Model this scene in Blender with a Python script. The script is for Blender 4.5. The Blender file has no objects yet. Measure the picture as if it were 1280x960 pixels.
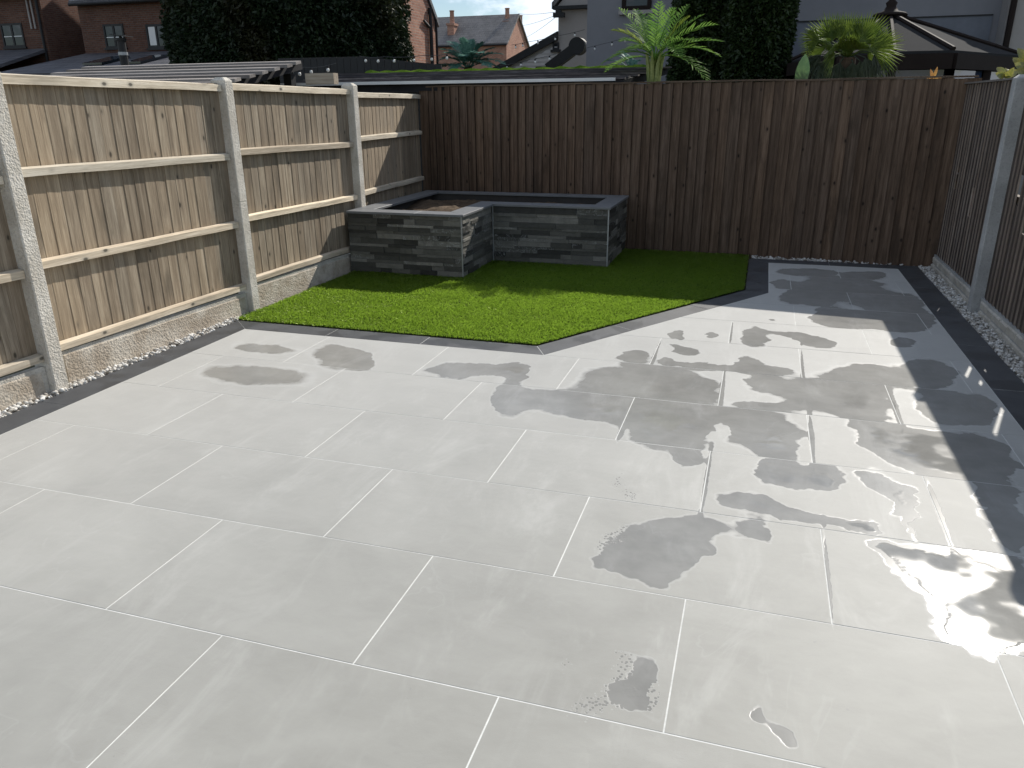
import bpy, bmesh, math, random
import numpy as np
from mathutils import Vector, Matrix

random.seed(7)
rng = np.random.default_rng(7)
sc = bpy.context.scene
col = sc.collection
R = math.radians

# ------------------------------------------------------------------ camera
CAM = Vector((1.00866, -1.61822, 1.54305))
C_R = Vector((0.954313, 0.298718, -0.007349))
C_U = Vector((-0.095402, 0.327904, 0.939882))
C_F = Vector((-0.283169, 0.896240, -0.341421))
FPX = 961.83
cd = bpy.data.cameras.new('camera')
cam = bpy.data.objects.new('camera', cd)
col.objects.link(cam)
m = Matrix((C_R, C_U, -C_F)).transposed().to_4x4()
m.translation = CAM
cam.matrix_world = m
cd.sensor_fit = 'HORIZONTAL'
cd.sensor_width = 36.0
cd.lens = FPX / 1280 * 36
cd.clip_start = 0.02
cd.clip_end = 1500
sc.camera = cam

# ------------------------------------------------------------------ light
SUN = Vector((0.4235, 1.286, 1.0)).normalized()          # towards the sun
SUN_EL = math.asin(SUN.z)
SUN_AZ = math.atan2(SUN.x, SUN.y)
w = bpy.data.worlds.new('World')
sc.world = w
w.use_nodes = True
wt = w.node_tree
wt.nodes.clear()
wo = wt.nodes.new('ShaderNodeOutputWorld')
wb = wt.nodes.new('ShaderNodeBackground')
wb.inputs['Strength'].default_value = 0.076
sky = wt.nodes.new('ShaderNodeTexSky')
sky.sky_type = 'NISHITA'
sky.sun_disc = False
sky.sun_elevation = SUN_EL
sky.sun_rotation = SUN_AZ
sky.altitude = 60
sky.air_density = 1.0
sky.dust_density = 0.1
sky.ozone_density = 1.3
tc = wt.nodes.new('ShaderNodeTexCoord')
mp = wt.nodes.new('ShaderNodeMapping')
mp.inputs['Scale'].default_value = (5.0, 5.0, 11.0)
mp.inputs['Location'].default_value = (5.55, 3.25, 0.25)
cn = wt.nodes.new('ShaderNodeTexNoise')
cn.inputs['Scale'].default_value = 1.5
cn.inputs['Detail'].default_value = 7
cn.inputs['Roughness'].default_value = 0.58
cr = wt.nodes.new('ShaderNodeMapRange')
cr.interpolation_type = 'SMOOTHSTEP'
cr.inputs['From Min'].default_value = 0.46
cr.inputs['From Max'].default_value = 0.60
cr.inputs['To Max'].default_value = 0.85
cm = wt.nodes.new('ShaderNodeMix')
cm.data_type = 'RGBA'
cm.inputs[7].default_value = (11.4, 12.3, 13.8, 1)
wt.links.new(tc.outputs['Generated'], mp.inputs['Vector'])
wt.links.new(mp.outputs['Vector'], cn.inputs['Vector'])
wt.links.new(cn.outputs['Fac'], cr.inputs['Value'])
wt.links.new(cr.outputs['Result'], cm.inputs[0])
wt.links.new(sky.outputs['Color'], cm.inputs[6])
wt.links.new(cm.outputs[2], wb.inputs['Color'])
wt.links.new(wb.outputs['Background'], wo.inputs['Surface'])

sd = bpy.data.lights.new('sun', 'SUN')
sd.energy = 4.3
sd.angle = R(0.53)
sd.color = (1.0, 0.95, 0.87)
so = bpy.data.objects.new('sun', sd)
col.objects.link(so)
so.rotation_euler = (-SUN).to_track_quat('-Z', 'Y').to_euler()
so.location = SUN * 30

sc.view_settings.view_transform = 'Standard'
sc.view_settings.look = 'None'
sc.view_settings.exposure = 0.35
sc.view_settings.gamma = 1
sc.view_settings.use_curve_mapping = False
sc.cycles.max_bounces = 4
sc.cycles.diffuse_bounces = 3
sc.cycles.glossy_bounces = 2
sc.cycles.caustics_reflective = False
sc.cycles.caustics_refractive = False
sc.cycles.transparent_max_bounces = 8


# ------------------------------------------------------------------ geometry helpers
def ray(px, py):
    return C_F + C_R * ((px - 640) / FPX) - C_U * ((py - 480) / FPX)


def gz(px, py, z=0.0):
    d = ray(px, py)
    return CAM + d * ((z - CAM.z) / d.z)


def at(px, py, Y):
    d = ray(px, py)
    return CAM + d * ((Y - CAM.y) / d.y)


class MB:
    def __init__(s):
        s.v = []
        s.f = []

    def add(s, vs, fs):
        b = len(s.v)
        s.v += [tuple(p) for p in vs]
        s.f += [tuple(i + b for i in f) for f in fs]
        return s

    def box(s, x0, y0, z0, x1, y1, z1):
        return s.add([(x0, y0, z0), (x1, y0, z0), (x1, y1, z0), (x0, y1, z0), (x0, y0, z1), (x1, y0, z1), (x1, y1, z1), (x0, y1, z1)],
                     [(0, 3, 2, 1), (4, 5, 6, 7), (0, 1, 5, 4), (1, 2, 6, 5), (2, 3, 7, 6), (3, 0, 4, 7)])

    def hexa(s, p):          # 8 points: bottom ring, top ring
        return s.add(p, [(0, 3, 2, 1), (4, 5, 6, 7), (0, 1, 5, 4), (1, 2, 6, 5), (2, 3, 7, 6), (3, 0, 4, 7)])

    def prism(s, ring, d):   # ring of 3D points extruded by vector d
        n = len(ring)
        d = Vector(d)
        a = [Vector(p) for p in ring]
        return s.add(a + [p + d for p in a], [tuple(range(n))[::-1], tuple(range(n, 2 * n))] + [(i, (i + 1) % n, n + (i + 1) % n, n + i) for i in range(n)])

    def tube(s, pts, r, n=6):
        pts = [Vector(p) for p in pts]
        rr = r if isinstance(r, (list, tuple)) else [r] * len(pts)
        vs = []
        fs = []
        for i, p in enumerate(pts):
            t = (pts[min(i + 1, len(pts) - 1)] - pts[max(i - 1, 0)])
            t = t.normalized() if t.length > 1e-9 else Vector((0, 0, 1))
            a = t.cross(Vector((0, 0, 1)))
            if a.length < 1e-3:
                a = t.cross(Vector((0, 1, 0)))
            a.normalize()
            b = t.cross(a)
            for k in range(n):
                q = 2 * math.pi * k / n
                vs.append(p + (a * math.cos(q) + b * math.sin(q)) * rr[i])
        for i in range(len(pts) - 1):
            for k in range(n):
                fs.append((i * n + k, i * n + (k + 1) % n, (i + 1) * n + (k + 1) % n, (i + 1) * n + k))
        fs.append(tuple(range(n))[::-1])
        fs.append(tuple((len(pts) - 1) * n + k for k in range(n)))
        return s.add(vs, fs)

    def lathe(s, c, prof, n=10):
        vs = []
        fs = []
        for (r, z) in prof:
            for k in range(n):
                q = 2 * math.pi * k / n
                vs.append((c[0] + r * math.cos(q), c[1] + r * math.sin(q), c[2] + z))
        for i in range(len(prof) - 1):
            for k in range(n):
                fs.append((i * n + k, i * n + (k + 1) % n, (i + 1) * n + (k + 1) % n, (i + 1) * n + k))
        fs.append(tuple(range(n))[::-1])
        fs.append(tuple((len(prof) - 1) * n + k for k in range(n)))
        return s.add(vs, fs)

    def mesh(s, name, smooth=False):
        me = bpy.data.meshes.new(name)
        me.from_pydata(s.v, [], s.f)
        bm = bmesh.new()
        bm.from_mesh(me)
        bmesh.ops.recalc_face_normals(bm, faces=bm.faces)
        bm.to_mesh(me)
        bm.free()
        if smooth:
            me.polygons.foreach_set('use_smooth', [True] * len(me.polygons))
        return me

    def build(s, name, mat, parent=None, smooth=False):
        return obj(name, s.mesh(name, smooth), mat, parent)


def obj(name, me, mat, parent=None, loc=None):
    if mat is not None and not me.materials:
        me.materials.append(mat)
    o = bpy.data.objects.new(name, me)
    col.objects.link(o)
    if parent is not None:
        o.parent = parent
    if loc is not None:
        o.location = loc
    return o


def empty(name, loc=(0, 0, 0)):
    o = bpy.data.objects.new(name, None)
    o.empty_display_size = 0.1
    o.location = loc
    col.objects.link(o)
    return o


def tag(o, label=None, cat=None, group=None, kind=None):
    if label:
        o['label'] = label
    if cat:
        o['category'] = cat
    if group:
        o['group'] = group
    if kind:
        o['kind'] = kind
    return o


def np_mesh(name, verts, faces, k):
    """verts (n,3), faces (m,k) from numpy"""
    me = bpy.data.meshes.new(name)
    me.vertices.add(len(verts))
    me.vertices.foreach_set('co', np.asarray(verts, dtype=np.float32).ravel())
    me.loops.add(len(faces) * k)
    me.loops.foreach_set('vertex_index', np.asarray(faces, dtype=np.int32).ravel())
    me.polygons.add(len(faces))
    me.polygons.foreach_set('loop_start', np.arange(0, len(faces) * k, k, dtype=np.int32))
    me.polygons.foreach_set('loop_total', np.full(len(faces), k, dtype=np.int32))
    me.update(calc_edges=True)
    me.validate()
    return me


# ------------------------------------------------------------------ material helpers
class NT:
    def __init__(s, tree):
        s.t = tree

    def n(s, typ, **kw):
        nd = s.t.nodes.new('ShaderNode' + typ)
        for k, v in kw.items():
            setattr(nd, k, v)
        return nd

    def put(s, sock, v):
        if isinstance(v, bpy.types.NodeSocket):
            s.t.links.new(v, sock)
        elif isinstance(v, (int, float)) and sock.type in ('RGBA', 'VECTOR'):
            sock.default_value = (v, v, v, 1) if sock.type == 'RGBA' else (v, v, v)
        elif sock.type == 'RGBA' and len(v) == 3:
            sock.default_value = (*v, 1)
        else:
            sock.default_value = v

    def math(s, op, a, b=0.0, c=0.0, clamp=False):
        nd = s.n('Math', operation=op, use_clamp=clamp)
        s.put(nd.inputs[0], a)
        s.put(nd.inputs[1], b)
        s.put(nd.inputs[2], c)
        return nd.outputs[0]

    def vmath(s, op, a, b=(0, 0, 0), c=None, out=0):
        nd = s.n('VectorMath', operation=op)
        s.put(nd.inputs[0], a)
        s.put(nd.inputs[1], b)
        if c is not None:
            s.put(nd.inputs[2], c)
        return nd.outputs[out]

    def scale(s, v, sc_):
        return s.vmath('MULTIPLY', v, sc_)

    def noise(s, vec, scale=5, detail=3, rough=0.5, dist=0.0, out='Fac'):
        nd = s.n('TexNoise')
        s.put(nd.inputs['Vector'], vec)
        nd.inputs['Scale'].default_value = scale
        nd.inputs['Detail'].default_value = detail
        nd.inputs['Roughness'].default_value = rough
        nd.inputs['Distortion'].default_value = dist
        return nd.outputs[out]

    def voro(s, vec, scale=5, out='Distance', feature='F1'):
        nd = s.n('TexVoronoi', feature=feature)
        s.put(nd.inputs['Vector'], vec)
        nd.inputs['Scale'].default_value = scale
        return nd.outputs[out]

    def rng(s, v, a, b, c=0.0, d=1.0, smooth=True):
        nd = s.n('MapRange')
        nd.interpolation_type = 'SMOOTHSTEP' if smooth else 'LINEAR'
        s.put(nd.inputs[0], v)
        for i, x in enumerate((a, b, c, d)):
            s.put(nd.inputs[i + 1], x)
        return nd.outputs[0]

    def mix(s, f, a, b, blend='MIX'):
        nd = s.n('Mix', data_type='RGBA', blend_type=blend)
        s.put(nd.inputs[0], f)
        s.put(nd.inputs[6], a)
        s.put(nd.inputs[7], b)
        return nd.outputs[2]

    def ramp(s, v, stops):
        nd = s.n('ValToRGB')
        s.put(nd.inputs[0], v)
        e = nd.color_ramp.elements
        while len(e) < len(stops):
            e.new(0.5)
        for i, (p, c) in enumerate(stops):
            e[i].position = p
            e[i].color = (*c, 1)
        return nd.outputs[0]

    def bump(s, h, strength=0.5, dist=0.01):
        nd = s.n('Bump')
        s.put(nd.inputs['Height'], h)
        nd.inputs['Strength'].default_value = strength
        nd.inputs['Distance'].default_value = dist
        return nd.outputs[0]

    def bsdf(s, color, rough=0.6, normal=None, spec=0.5, metal=0.0, **kw):
        nd = s.n('BsdfPrincipled')
        s.put(nd.inputs['Base Color'], color)
        s.put(nd.inputs['Roughness'], rough)
        s.put(nd.inputs['Specular IOR Level'], spec)
        s.put(nd.inputs['Metallic'], metal)
        if normal is not None:
            s.put(nd.inputs['Normal'], normal)
        for k, v in kw.items():
            s.put(nd.inputs[k], v)
        return nd.outputs[0]

    def objco(s):
        return s.n('TexCoord').outputs['Object']

    def pos(s):
        return s.n('NewGeometry').outputs['Position']

    def rand(s):
        return s.n('ObjectInfo').outputs['Random']


def newmat(name):
    mt = bpy.data.materials.new(name)
    mt.use_nodes = True
    mt.node_tree.nodes.clear()
    t = NT(mt.node_tree)
    out = t.n('OutputMaterial')
    return mt, t, (lambda sh: mt.node_tree.links.new(sh, out.inputs['Surface']))


def mat_plain(name, c, rough=0.6, spec=0.5, metal=0.0, var=0.15, scale=6.0, bump=0.0):
    mt, t, out = newmat(name)
    p = t.pos()
    f = t.noise(p, scale, 5, 0.6)
    f2 = t.noise(p, scale * 7, 3, 0.6)
    k = t.math('ADD', t.math('MULTIPLY', f, 1.4), t.math('MULTIPLY', f2, 0.6))
    k = t.rng(k, 0.6, 1.4, 1 - var, 1 + var, False)
    cc = t.mix(1.0, c, t.n('CombineColor').outputs[0], 'MULTIPLY')
    nd = cc.node
    comb = nd.inputs[7].links[0].from_node
    for i in range(3):
        t.put(comb.inputs[i], k)
    nrm = t.bump(f2, bump, 0.01) if bump else None
    out(t.bsdf(cc, rough, nrm, spec, metal))
    return mt


def mat_wood(name, axis, dark, mid, light, rough=0.8, knots=True, patch=0.35, hue=1.0):
    """weathered sawn timber, grain along the local axis"""
    mt, t, out = newmat(name)
    o = t.objco()
    r = t.rand()
    off = t.vmath('SCALE', (37.1, 11.7, 23.9))
    t.put(off.node.inputs['Scale'], r)
    v = t.vmath('ADD', o, off)
    st = [1.0, 1.0, 1.0]
    st[axis] = 0.045
    g = t.scale(v, tuple(st))
    warp = t.noise(t.scale(v, tuple(0.25 if i == axis else 3.0 for i in range(3))), 3, 2)
    gw = t.vmath('ADD', g, t.vmath('SCALE', (0.02, 0.02, 0.02)))
    t.put(gw.node.inputs[1].links[0].from_node.inputs['Scale'], warp)
    fine = t.noise(gw, 170, 4, 0.65)
    coarse = t.noise(gw, 34, 3, 0.55)
    big = t.noise(t.scale(v, tuple(0.35 if i == axis else 1.0 for i in range(3))), 5, 4, 0.6)
    f = t.math('ADD', t.math('MULTIPLY', fine, 0.45), t.math('MULTIPLY', coarse, 0.55))
    c = t.ramp(f, [(0.30, dark), (0.50, mid), (0.68, light)])
    # board to board colour
    tint = t.ramp(t.math('FRACT', t.math('MULTIPLY', r, 7.31)), [(0.0, (0.60, 0.56, 0.53)), (0.3, (1.05, 0.98, 0.91)), (0.6, (0.80, 0.81, 0.83)), (0.8, (1.15, 1.10, 1.04)), (1.0, (1.34, 1.24, 1.12))])
    c = t.mix(hue, c, tint, 'MULTIPLY')
    st2 = t.rng(big, 0.52, 0.72, 0.0, patch)
    c = t.mix(st2, c, tuple(x * 0.45 for x in mid))
    h = f
    if knots:
        kv = t.scale(v, tuple(5.2 if i == axis else 9.0 for i in range(3)))
        kd = t.voro(kv, 1.0)
        kn = t.rng(kd, 0.05, 0.12, 1.0, 0.0)
        ring = t.rng(kd, 0.08, 0.22, 0.5, 0.0)
        c = t.mix(ring, c, tuple(x * 0.6 for x in mid))
        c = t.mix(t.math('MULTIPLY', kn, 0.9), c, tuple(x * 0.16 for x in mid))
    nrm = t.bump(h, 0.35, 0.006)
    out(t.bsdf(c, rough, nrm, 0.25))
    return mt


def mat_concrete(name, c1, c2, bumpd=0.01, sc_=1.0, rough=0.9):
    mt, t, out = newmat(name)
    p = t.pos()
    a = t.noise(p, 90 * sc_, 3, 0.6)
    v = t.voro(p, 120 * sc_)
    b = t.noise(p, 5, 5, 0.65)
    c = t.mix(t.rng(b, 0.35, 0.68), c1, c2)
    sp = t.rng(a, 0.52, 0.66)
    c = t.mix(t.math('MULTIPLY', sp, 0.26), c, tuple(x * 0.4 for x in c1))
    sp2 = t.rng(a, 0.40, 0.30)
    c = t.mix(t.math('MULTIPLY', sp2, 0.18), c, tuple(min(0.75, x * 1.5) for x in c2))
    h = t.math('ADD', t.math('MULTIPLY', a, 1.2), t.math('MULTIPLY', v, 0.6))
    out(t.bsdf(c, rough, t.bump(h, 0.55, bumpd), 0.2))
    return mt


# ---- paving: one shared group holds the stone, each slab's own material holds the drying water on it
def make_slab_group():
    gt = bpy.data.node_groups.new('porcelain', 'ShaderNodeTree')
    gt.interface.new_socket('Wet', in_out='INPUT', socket_type='NodeSocketFloat')
    gt.interface.new_socket('BSDF', in_out='OUTPUT', socket_type='NodeSocketShader')
    t = NT(gt)
    gi = gt.nodes.new('NodeGroupInput')
    go = gt.nodes.new('NodeGroupOutput')
    p = t.pos()
    ragged = t.math('MULTIPLY_ADD', t.noise(p, 46, 2, 0.6), 0.045, -0.0225)
    wet = t.math('ADD', gi.outputs['Wet'], ragged)
    r = t.rand()
    off = t.vmath('SCALE', (31.0, 17.0, 9.0))
    t.put(off.node.inputs['Scale'], r)
    v = t.vmath('ADD', p, off)
    cloud = t.noise(v, 1.7, 4, 0.6, 0.8)
    cloud2 = t.noise(t.scale(v, (0.7, 1.6, 1.0)), 5.5, 4, 0.62, 0.5)
    f = t.math('ADD', t.math('MULTIPLY', cloud, 0.65), t.math('MULTIPLY', cloud2, 0.35))
    c = t.ramp(f, [(0.30, (0.228, 0.223, 0.196)), (0.48, (0.272, 0.266, 0.236)), (0.62, (0.303, 0.297, 0.265)), (0.75, (0.350, 0.344, 0.310))])
    slabtone = t.rng(r, 0.0, 1.0, 0.945, 1.05, False)
    stc = t.n('CombineColor')
    for i in range(3):
        t.put(stc.inputs[i], slabtone)
    c = t.mix(1.0, c, stc.outputs[0], 'MULTIPLY')
    # faint veins
    vn = t.noise(t.scale(v, (1.0, 0.55, 1.0)), 3.1, 3, 0.55, 1.6)
    vein = t.rng(t.math('ABSOLUTE', t.math('SUBTRACT', vn, 0.5)), 0.0, 0.016, 1.0, 0.0)
    gate = t.rng(t.noise(v, 2.3, 2), 0.5, 0.66)
    c = t.mix(t.math('MULTIPLY', t.math('MULTIPLY', vein, gate), 0.10), c, (0.5, 0.5, 0.48))
    vn2 = t.noise(t.scale(v, (0.6, 1.0, 1.0)), 4.3, 3, 0.6, 2.2)
    vein2 = t.rng(t.math('ABSOLUTE', t.math('SUBTRACT', vn2, 0.47)), 0.0, 0.008, 1.0, 0.0)
    gate2 = t.rng(t.noise(t.vmath('ADD', v, (5, 5, 5)), 2.0, 2), 0.54, 0.66)
    c = t.mix(t.math('MULTIPLY', t.math('MULTIPLY', vein2, gate2), 0.22), c, (0.22, 0.215, 0.2))
    # pale haze left by the jointing compound and dried water
    hz = t.noise(t.scale(v, (1.6, 0.5, 1.0)), 2.6, 5, 0.7, 0.6)
    c = t.mix(t.rng(hz, 0.48, 0.80, 0, 0.42), c, (0.49, 0.485, 0.45))
    # small dark scuffs
    sc1 = t.noise(p, 55, 2, 0.5)
    sg = t.rng(t.noise(p, 6.5, 2), 0.62, 0.7)
    c = t.mix(t.math('MULTIPLY', t.math('MULTIPLY', t.rng(sc1, 0.66, 0.72), sg), 0.5), c, (0.2, 0.2, 0.19))
    # drying water: dark film with a pale chalky rim
    core = t.rng(wet, 0.42, 0.56)
    rim = t.math('MULTIPLY', t.rng(wet, 0.36, 0.45), t.math('SUBTRACT', 1.0, core))
    inner = t.rng(wet, 0.5, 0.56, 0.0, 1.0)
    c = t.mix(t.math('MULTIPLY', rim, 0.22), c, (0.56, 0.56, 0.54))
    mott = t.math('ADD', t.math('MULTIPLY', t.noise(p, 9, 4, 0.6), 0.5), t.math('MULTIPLY', t.noise(p, 2.2, 2, 0.5), 0.5))
    dk = t.rng(mott, 0.34, 0.62, 0.76, 0.94)
    dkc = t.n('CombineColor')
    for i, kx in enumerate((1.0, 1.0, 1.03)):
        t.put(dkc.inputs[i], t.math('MULTIPLY', dk, kx))
    dc = t.mix(1.0, c, dkc.outputs[0], 'MULTIPLY')
    c = t.mix(core, c, dc)
    fine = t.noise(p, 420, 2, 0.5)
    gl = t.rng(wet, 1.05, 1.5)                                   # standing water where the film is deepest
    rough = t.math('ADD', t.math('MULTIPLY', t.math('SUBTRACT', 1.0, core), 0.60), t.math('MULTIPLY', core, 0.20))
    band = t.rng(t.noise(p, 5.5, 2), 0.42, 0.62, 0.05, 0.20)
    rough = t.math('ADD', t.math('MULTIPLY', rough, t.math('SUBTRACT', 1.0, gl)), t.math('MULTIPLY', band, gl))
    h = t.math('ADD', t.math('MULTIPLY', fine, 0.3), t.math('MULTIPLY', t.noise(p, 30, 3), 0.5))
    # the surface of the water bulges at its rim
    h2 = t.math('ADD', t.math('MULTIPLY', t.math('MULTIPLY', h, 0.0016), t.math('SUBTRACT', 1.0, t.math('MULTIPLY', core, 0.93))), t.math('MULTIPLY', t.math('MULTIPLY', gl, t.noise(p, 11, 1)), 0.0022))
    nb = t.n('Bump')
    t.put(nb.inputs['Height'], h2)
    nb.inputs['Distance'].default_value = 1.0
    nb.inputs['Strength'].default_value = 0.6
    dusty = t.math('SUBTRACT', 1.0, t.math('MULTIPLY', core, 0.72))          # dried lime dust glows at a glancing view
    sh = t.bsdf(c, rough, nb.outputs[0], 0.32, **{'Sheen Weight': dusty, 'Sheen Roughness': 0.48})
    gt.links.new(sh, go.inputs['BSDF'])
    return gt


SLABG = make_slab_group()


def mat_slab(name, blobs):
    """blobs: (cx, cy, m11, m12, m21, m22, amp) in ground metres"""
    mt, t, out = newmat(name)
    g = t.n('Group')
    g.node_tree = SLABG
    if blobs:
        p = t.pos()
        wv = t.noise(p, 5.5, 3, 0.5, out='Color')
        wv = t.vmath('SUBTRACT', wv, (0.5, 0.5, 0.5))
        pw = t.vmath('MULTIPLY_ADD', wv, (0.19, 0.19, 0.0), p)
        wv2 = t.noise(p, 24, 2, 0.5, out='Color')
        wv2 = t.vmath('SUBTRACT', wv2, (0.5, 0.5, 0.5))
        pw = t.vmath('MULTIPLY_ADD', wv2, (0.03, 0.03, 0.0), pw)
        pw = t.vmath('MULTIPLY_ADD', pw, (1, 1, 0), (0, 0, 1))
        pflat = t.vmath('MULTIPLY_ADD', t.vmath('MULTIPLY_ADD', wv2, (0.012, 0.03, 0.0), p), (1, 1, 0), (0, 0, 1))
        acc = None
        for (cx, cy, a, b, c_, d, amp, tread) in blobs:
            pq = pflat if tread == 2 else pw
            d1 = t.vmath('DOT_PRODUCT', pq, (a, b, -(a * cx + b * cy)), out=1)
            d2 = t.vmath('DOT_PRODUCT', pq, (c_, d, -(c_ * cx + d * cy)), out=1)
            s = t.math('MULTIPLY_ADD', d1, d1, t.math('MULTIPLY', d2, d2))
            e = t.math('POWER', 0.5, s)
            if tread == 1:
                vv = t.voro(p, 85)
                e = t.math('MULTIPLY', e, t.rng(vv, 0.2, 0.6, 0.66, 0.0))
            acc = t.math('MULTIPLY', e, amp) if acc is None else t.math('MULTIPLY_ADD', e, amp, acc)
        t.put(g.inputs['Wet'], acc)
    out(g.outputs[0])
    return mt


def mat_border():
    mt, t, out = newmat('charcoal_porcelain')
    p = t.pos()
    r = t.rand()
    f = t.noise(p, 7, 5, 0.6)
    base = t.mix(t.rng(f, 0.3, 0.7), (0.03193, 0.03416, 0.03861), (0.049, 0.05198, 0.05717))
    k = t.rng(r, 0, 1, 0.85, 1.18, False)
    cb = t.n('CombineColor')
    for i in range(3):
        t.put(cb.inputs[i], k)
    base = t.mix(1.0, base, cb.outputs[0], 'MULTIPLY')
    hz = t.rng(t.noise(t.scale(p, (1, 0.5, 1)), 3.3, 6, 0.7, 0.5), 0.56, 0.72, 0, 0.22)
    base = t.mix(hz, base, (0.09, 0.092, 0.096))
    wetb = t.rng(t.noise(p, 3.6, 3, 0.5), 0.52, 0.55)
    base = t.mix(t.math('MULTIPLY', wetb, 0.5), base, (0.013, 0.014, 0.017))
    rough = t.rng(wetb, 0, 1, 0.62, 0.5, False)
    out(t.bsdf(base, rough, t.bump(t.noise(p, 200, 2), 0.15, 0.003), 0.5, **{'Sheen Weight': 0.10, 'Sheen Roughness': 0.45}))
    return mt


def mat_stone():
    mt, t, out = newmat('split_slate')
    p = t.pos()
    r = t.rand()
    off = t.vmath('SCALE', (13.0, 7.0, 19.0))
    t.put(off.node.inputs['Scale'], r)
    v = t.vmath('ADD', p, off)
    f = t.noise(v, 16, 5, 0.65, 0.4)
    fs = t.noise(t.scale(v, (1, 1, 4)), 28, 4, 0.65)
    tone = t.ramp(t.math('FRACT', t.math('MULTIPLY', r, 11.7)), [(0.0, (0.028, 0.027, 0.024)), (0.25, (0.068, 0.066, 0.057)), (0.55, (0.120, 0.116, 0.100)), (0.8, (0.180, 0.172, 0.150)), (1.0, (0.26, 0.248, 0.215))])
    k = t.math('ADD', t.math('MULTIPLY', f, 1.0), t.math('MULTIPLY', fs, 0.55))
    kk = t.rng(k, 0.4, 1.2, 0.62, 1.4, False)
    cb = t.n('CombineColor')
    for i in range(3):
        t.put(cb.inputs[i], kk)
    c = t.mix(1.0, tone, cb.outputs[0], 'MULTIPLY')
    vein = t.rng(t.math('ABSOLUTE', t.math('SUBTRACT', t.noise(v, 9, 4, 0.6, 1.5), 0.5)), 0, 0.02, 1, 0)
    gate = t.math('MULTIPLY', t.rng(t.math('FRACT', t.math('MULTIPLY', r, 5.3)), 0.68, 0.72), 0.55)
    c = t.mix(t.math('MULTIPLY', vein, gate), c, (0.42, 0.43, 0.42))
    out(t.bsdf(c, 0.62, t.bump(k, 0.7, 0.012), 0.4))
    return mt


def mat_grass():
    mt, t, out = newmat('artificial_grass')
    p = t.pos()
    f = t.noise(p, 26, 4, 0.6)
    g = t.noise(p, 2.5, 3, 0.5)
    fine = t.noise(p, 240, 1, 0.5)
    c = t.ramp(t.math('ADD', t.math('MULTIPLY', f, 0.35), t.math('MULTIPLY', fine, 0.65)), [(0.30, (0.1344, 0.2486, 0.01881)), (0.48, (0.2688, 0.4503, 0.03764)), (0.62, (0.4166, 0.6183, 0.07392)), (0.8, (0.5645, 0.672, 0.1747))])
    c = t.mix(t.rng(g, 0.35, 0.7, 0, 0.3), c, (0.24, 0.38, 0.045))
    d = t.n('BsdfDiffuse')
    t.put(d.inputs['Color'], t.mix(1.0, c, (0.30, 0.32, 0.25), 'MULTIPLY'))
    tr = t.n('BsdfTranslucent')
    t.put(tr.inputs['Color'], c)
    gl = t.n('BsdfGlossy')
    gl.inputs['Roughness'].default_value = 0.42
    gl.inputs['Color'].default_value = (0.62, 0.72, 0.30, 1)
    a = t.n('MixShader')
    a.inputs[0].default_value = 0.55
    t.put(a.inputs[1], d.outputs[0])
    t.put(a.inputs[2], tr.outputs[0])
    b = t.n('MixShader')
    b.inputs[0].default_value = 0.14
    t.put(b.inputs[1], a.outputs[0])
    t.put(b.inputs[2], gl.outputs[0])
    out(b.outputs[0])
    return mt


def mat_leaf(name, c1, c2, c3=None, trans=0.35, gloss=0.05, scale=8.0):
    mt, t, out = newmat(name)
    p = t.pos()
    f = t.noise(p, scale, 4, 0.6)
    f2 = t.noise(p, scale * 6, 2, 0.6)
    c = t.mix(t.rng(t.math('ADD', t.math('MULTIPLY', f, 0.6), t.math('MULTIPLY', f2, 0.4)), 0.38, 0.62), c1, c2)
    if c3:
        c = t.mix(t.rng(t.noise(t.vmath('ADD', p, (9, 3, 1)), scale * 0.12, 3, 0.6), 0.50, 0.66, 0, 0.5), c, c3)
    d = t.n('BsdfDiffuse')
    t.put(d.inputs['Color'], c)
    tr = t.n('BsdfTranslucent')
    t.put(tr.inputs['Color'], c)
    gl = t.n('BsdfGlossy')
    gl.inputs['Roughness'].default_value = 0.5
    a = t.n('MixShader')
    a.inputs[0].default_value = trans
    t.put(a.inputs[1], d.outputs[0])
    t.put(a.inputs[2], tr.outputs[0])
    b = t.n('MixShader')
    b.inputs[0].default_value = gloss
    t.put(b.inputs[1], a.outputs[0])
    t.put(b.inputs[2], gl.outputs[0])
    out(b.outputs[0])
    return mt


def mat_gravel():
    mt, t, out = newmat('white_pebbles')
    p = t.pos()
    cell = t.voro(p, 38, out='Color')
    sep = t.n('SeparateColor')
    t.put(sep.inputs[0], cell)
    c = t.ramp(sep.outputs[0], [(0.0, (0.30, 0.27, 0.23)), (0.3, (0.50, 0.47, 0.42)), (0.65, (0.66, 0.64, 0.60)), (1.0, (0.78, 0.77, 0.74))])
    c = t.mix(t.rng(t.noise(p, 60, 3), 0.5, 0.7, 0, 0.4), c, (0.33, 0.31, 0.28))
    out(t.bsdf(c, 0.75, None, 0.3))
    return mt


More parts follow.
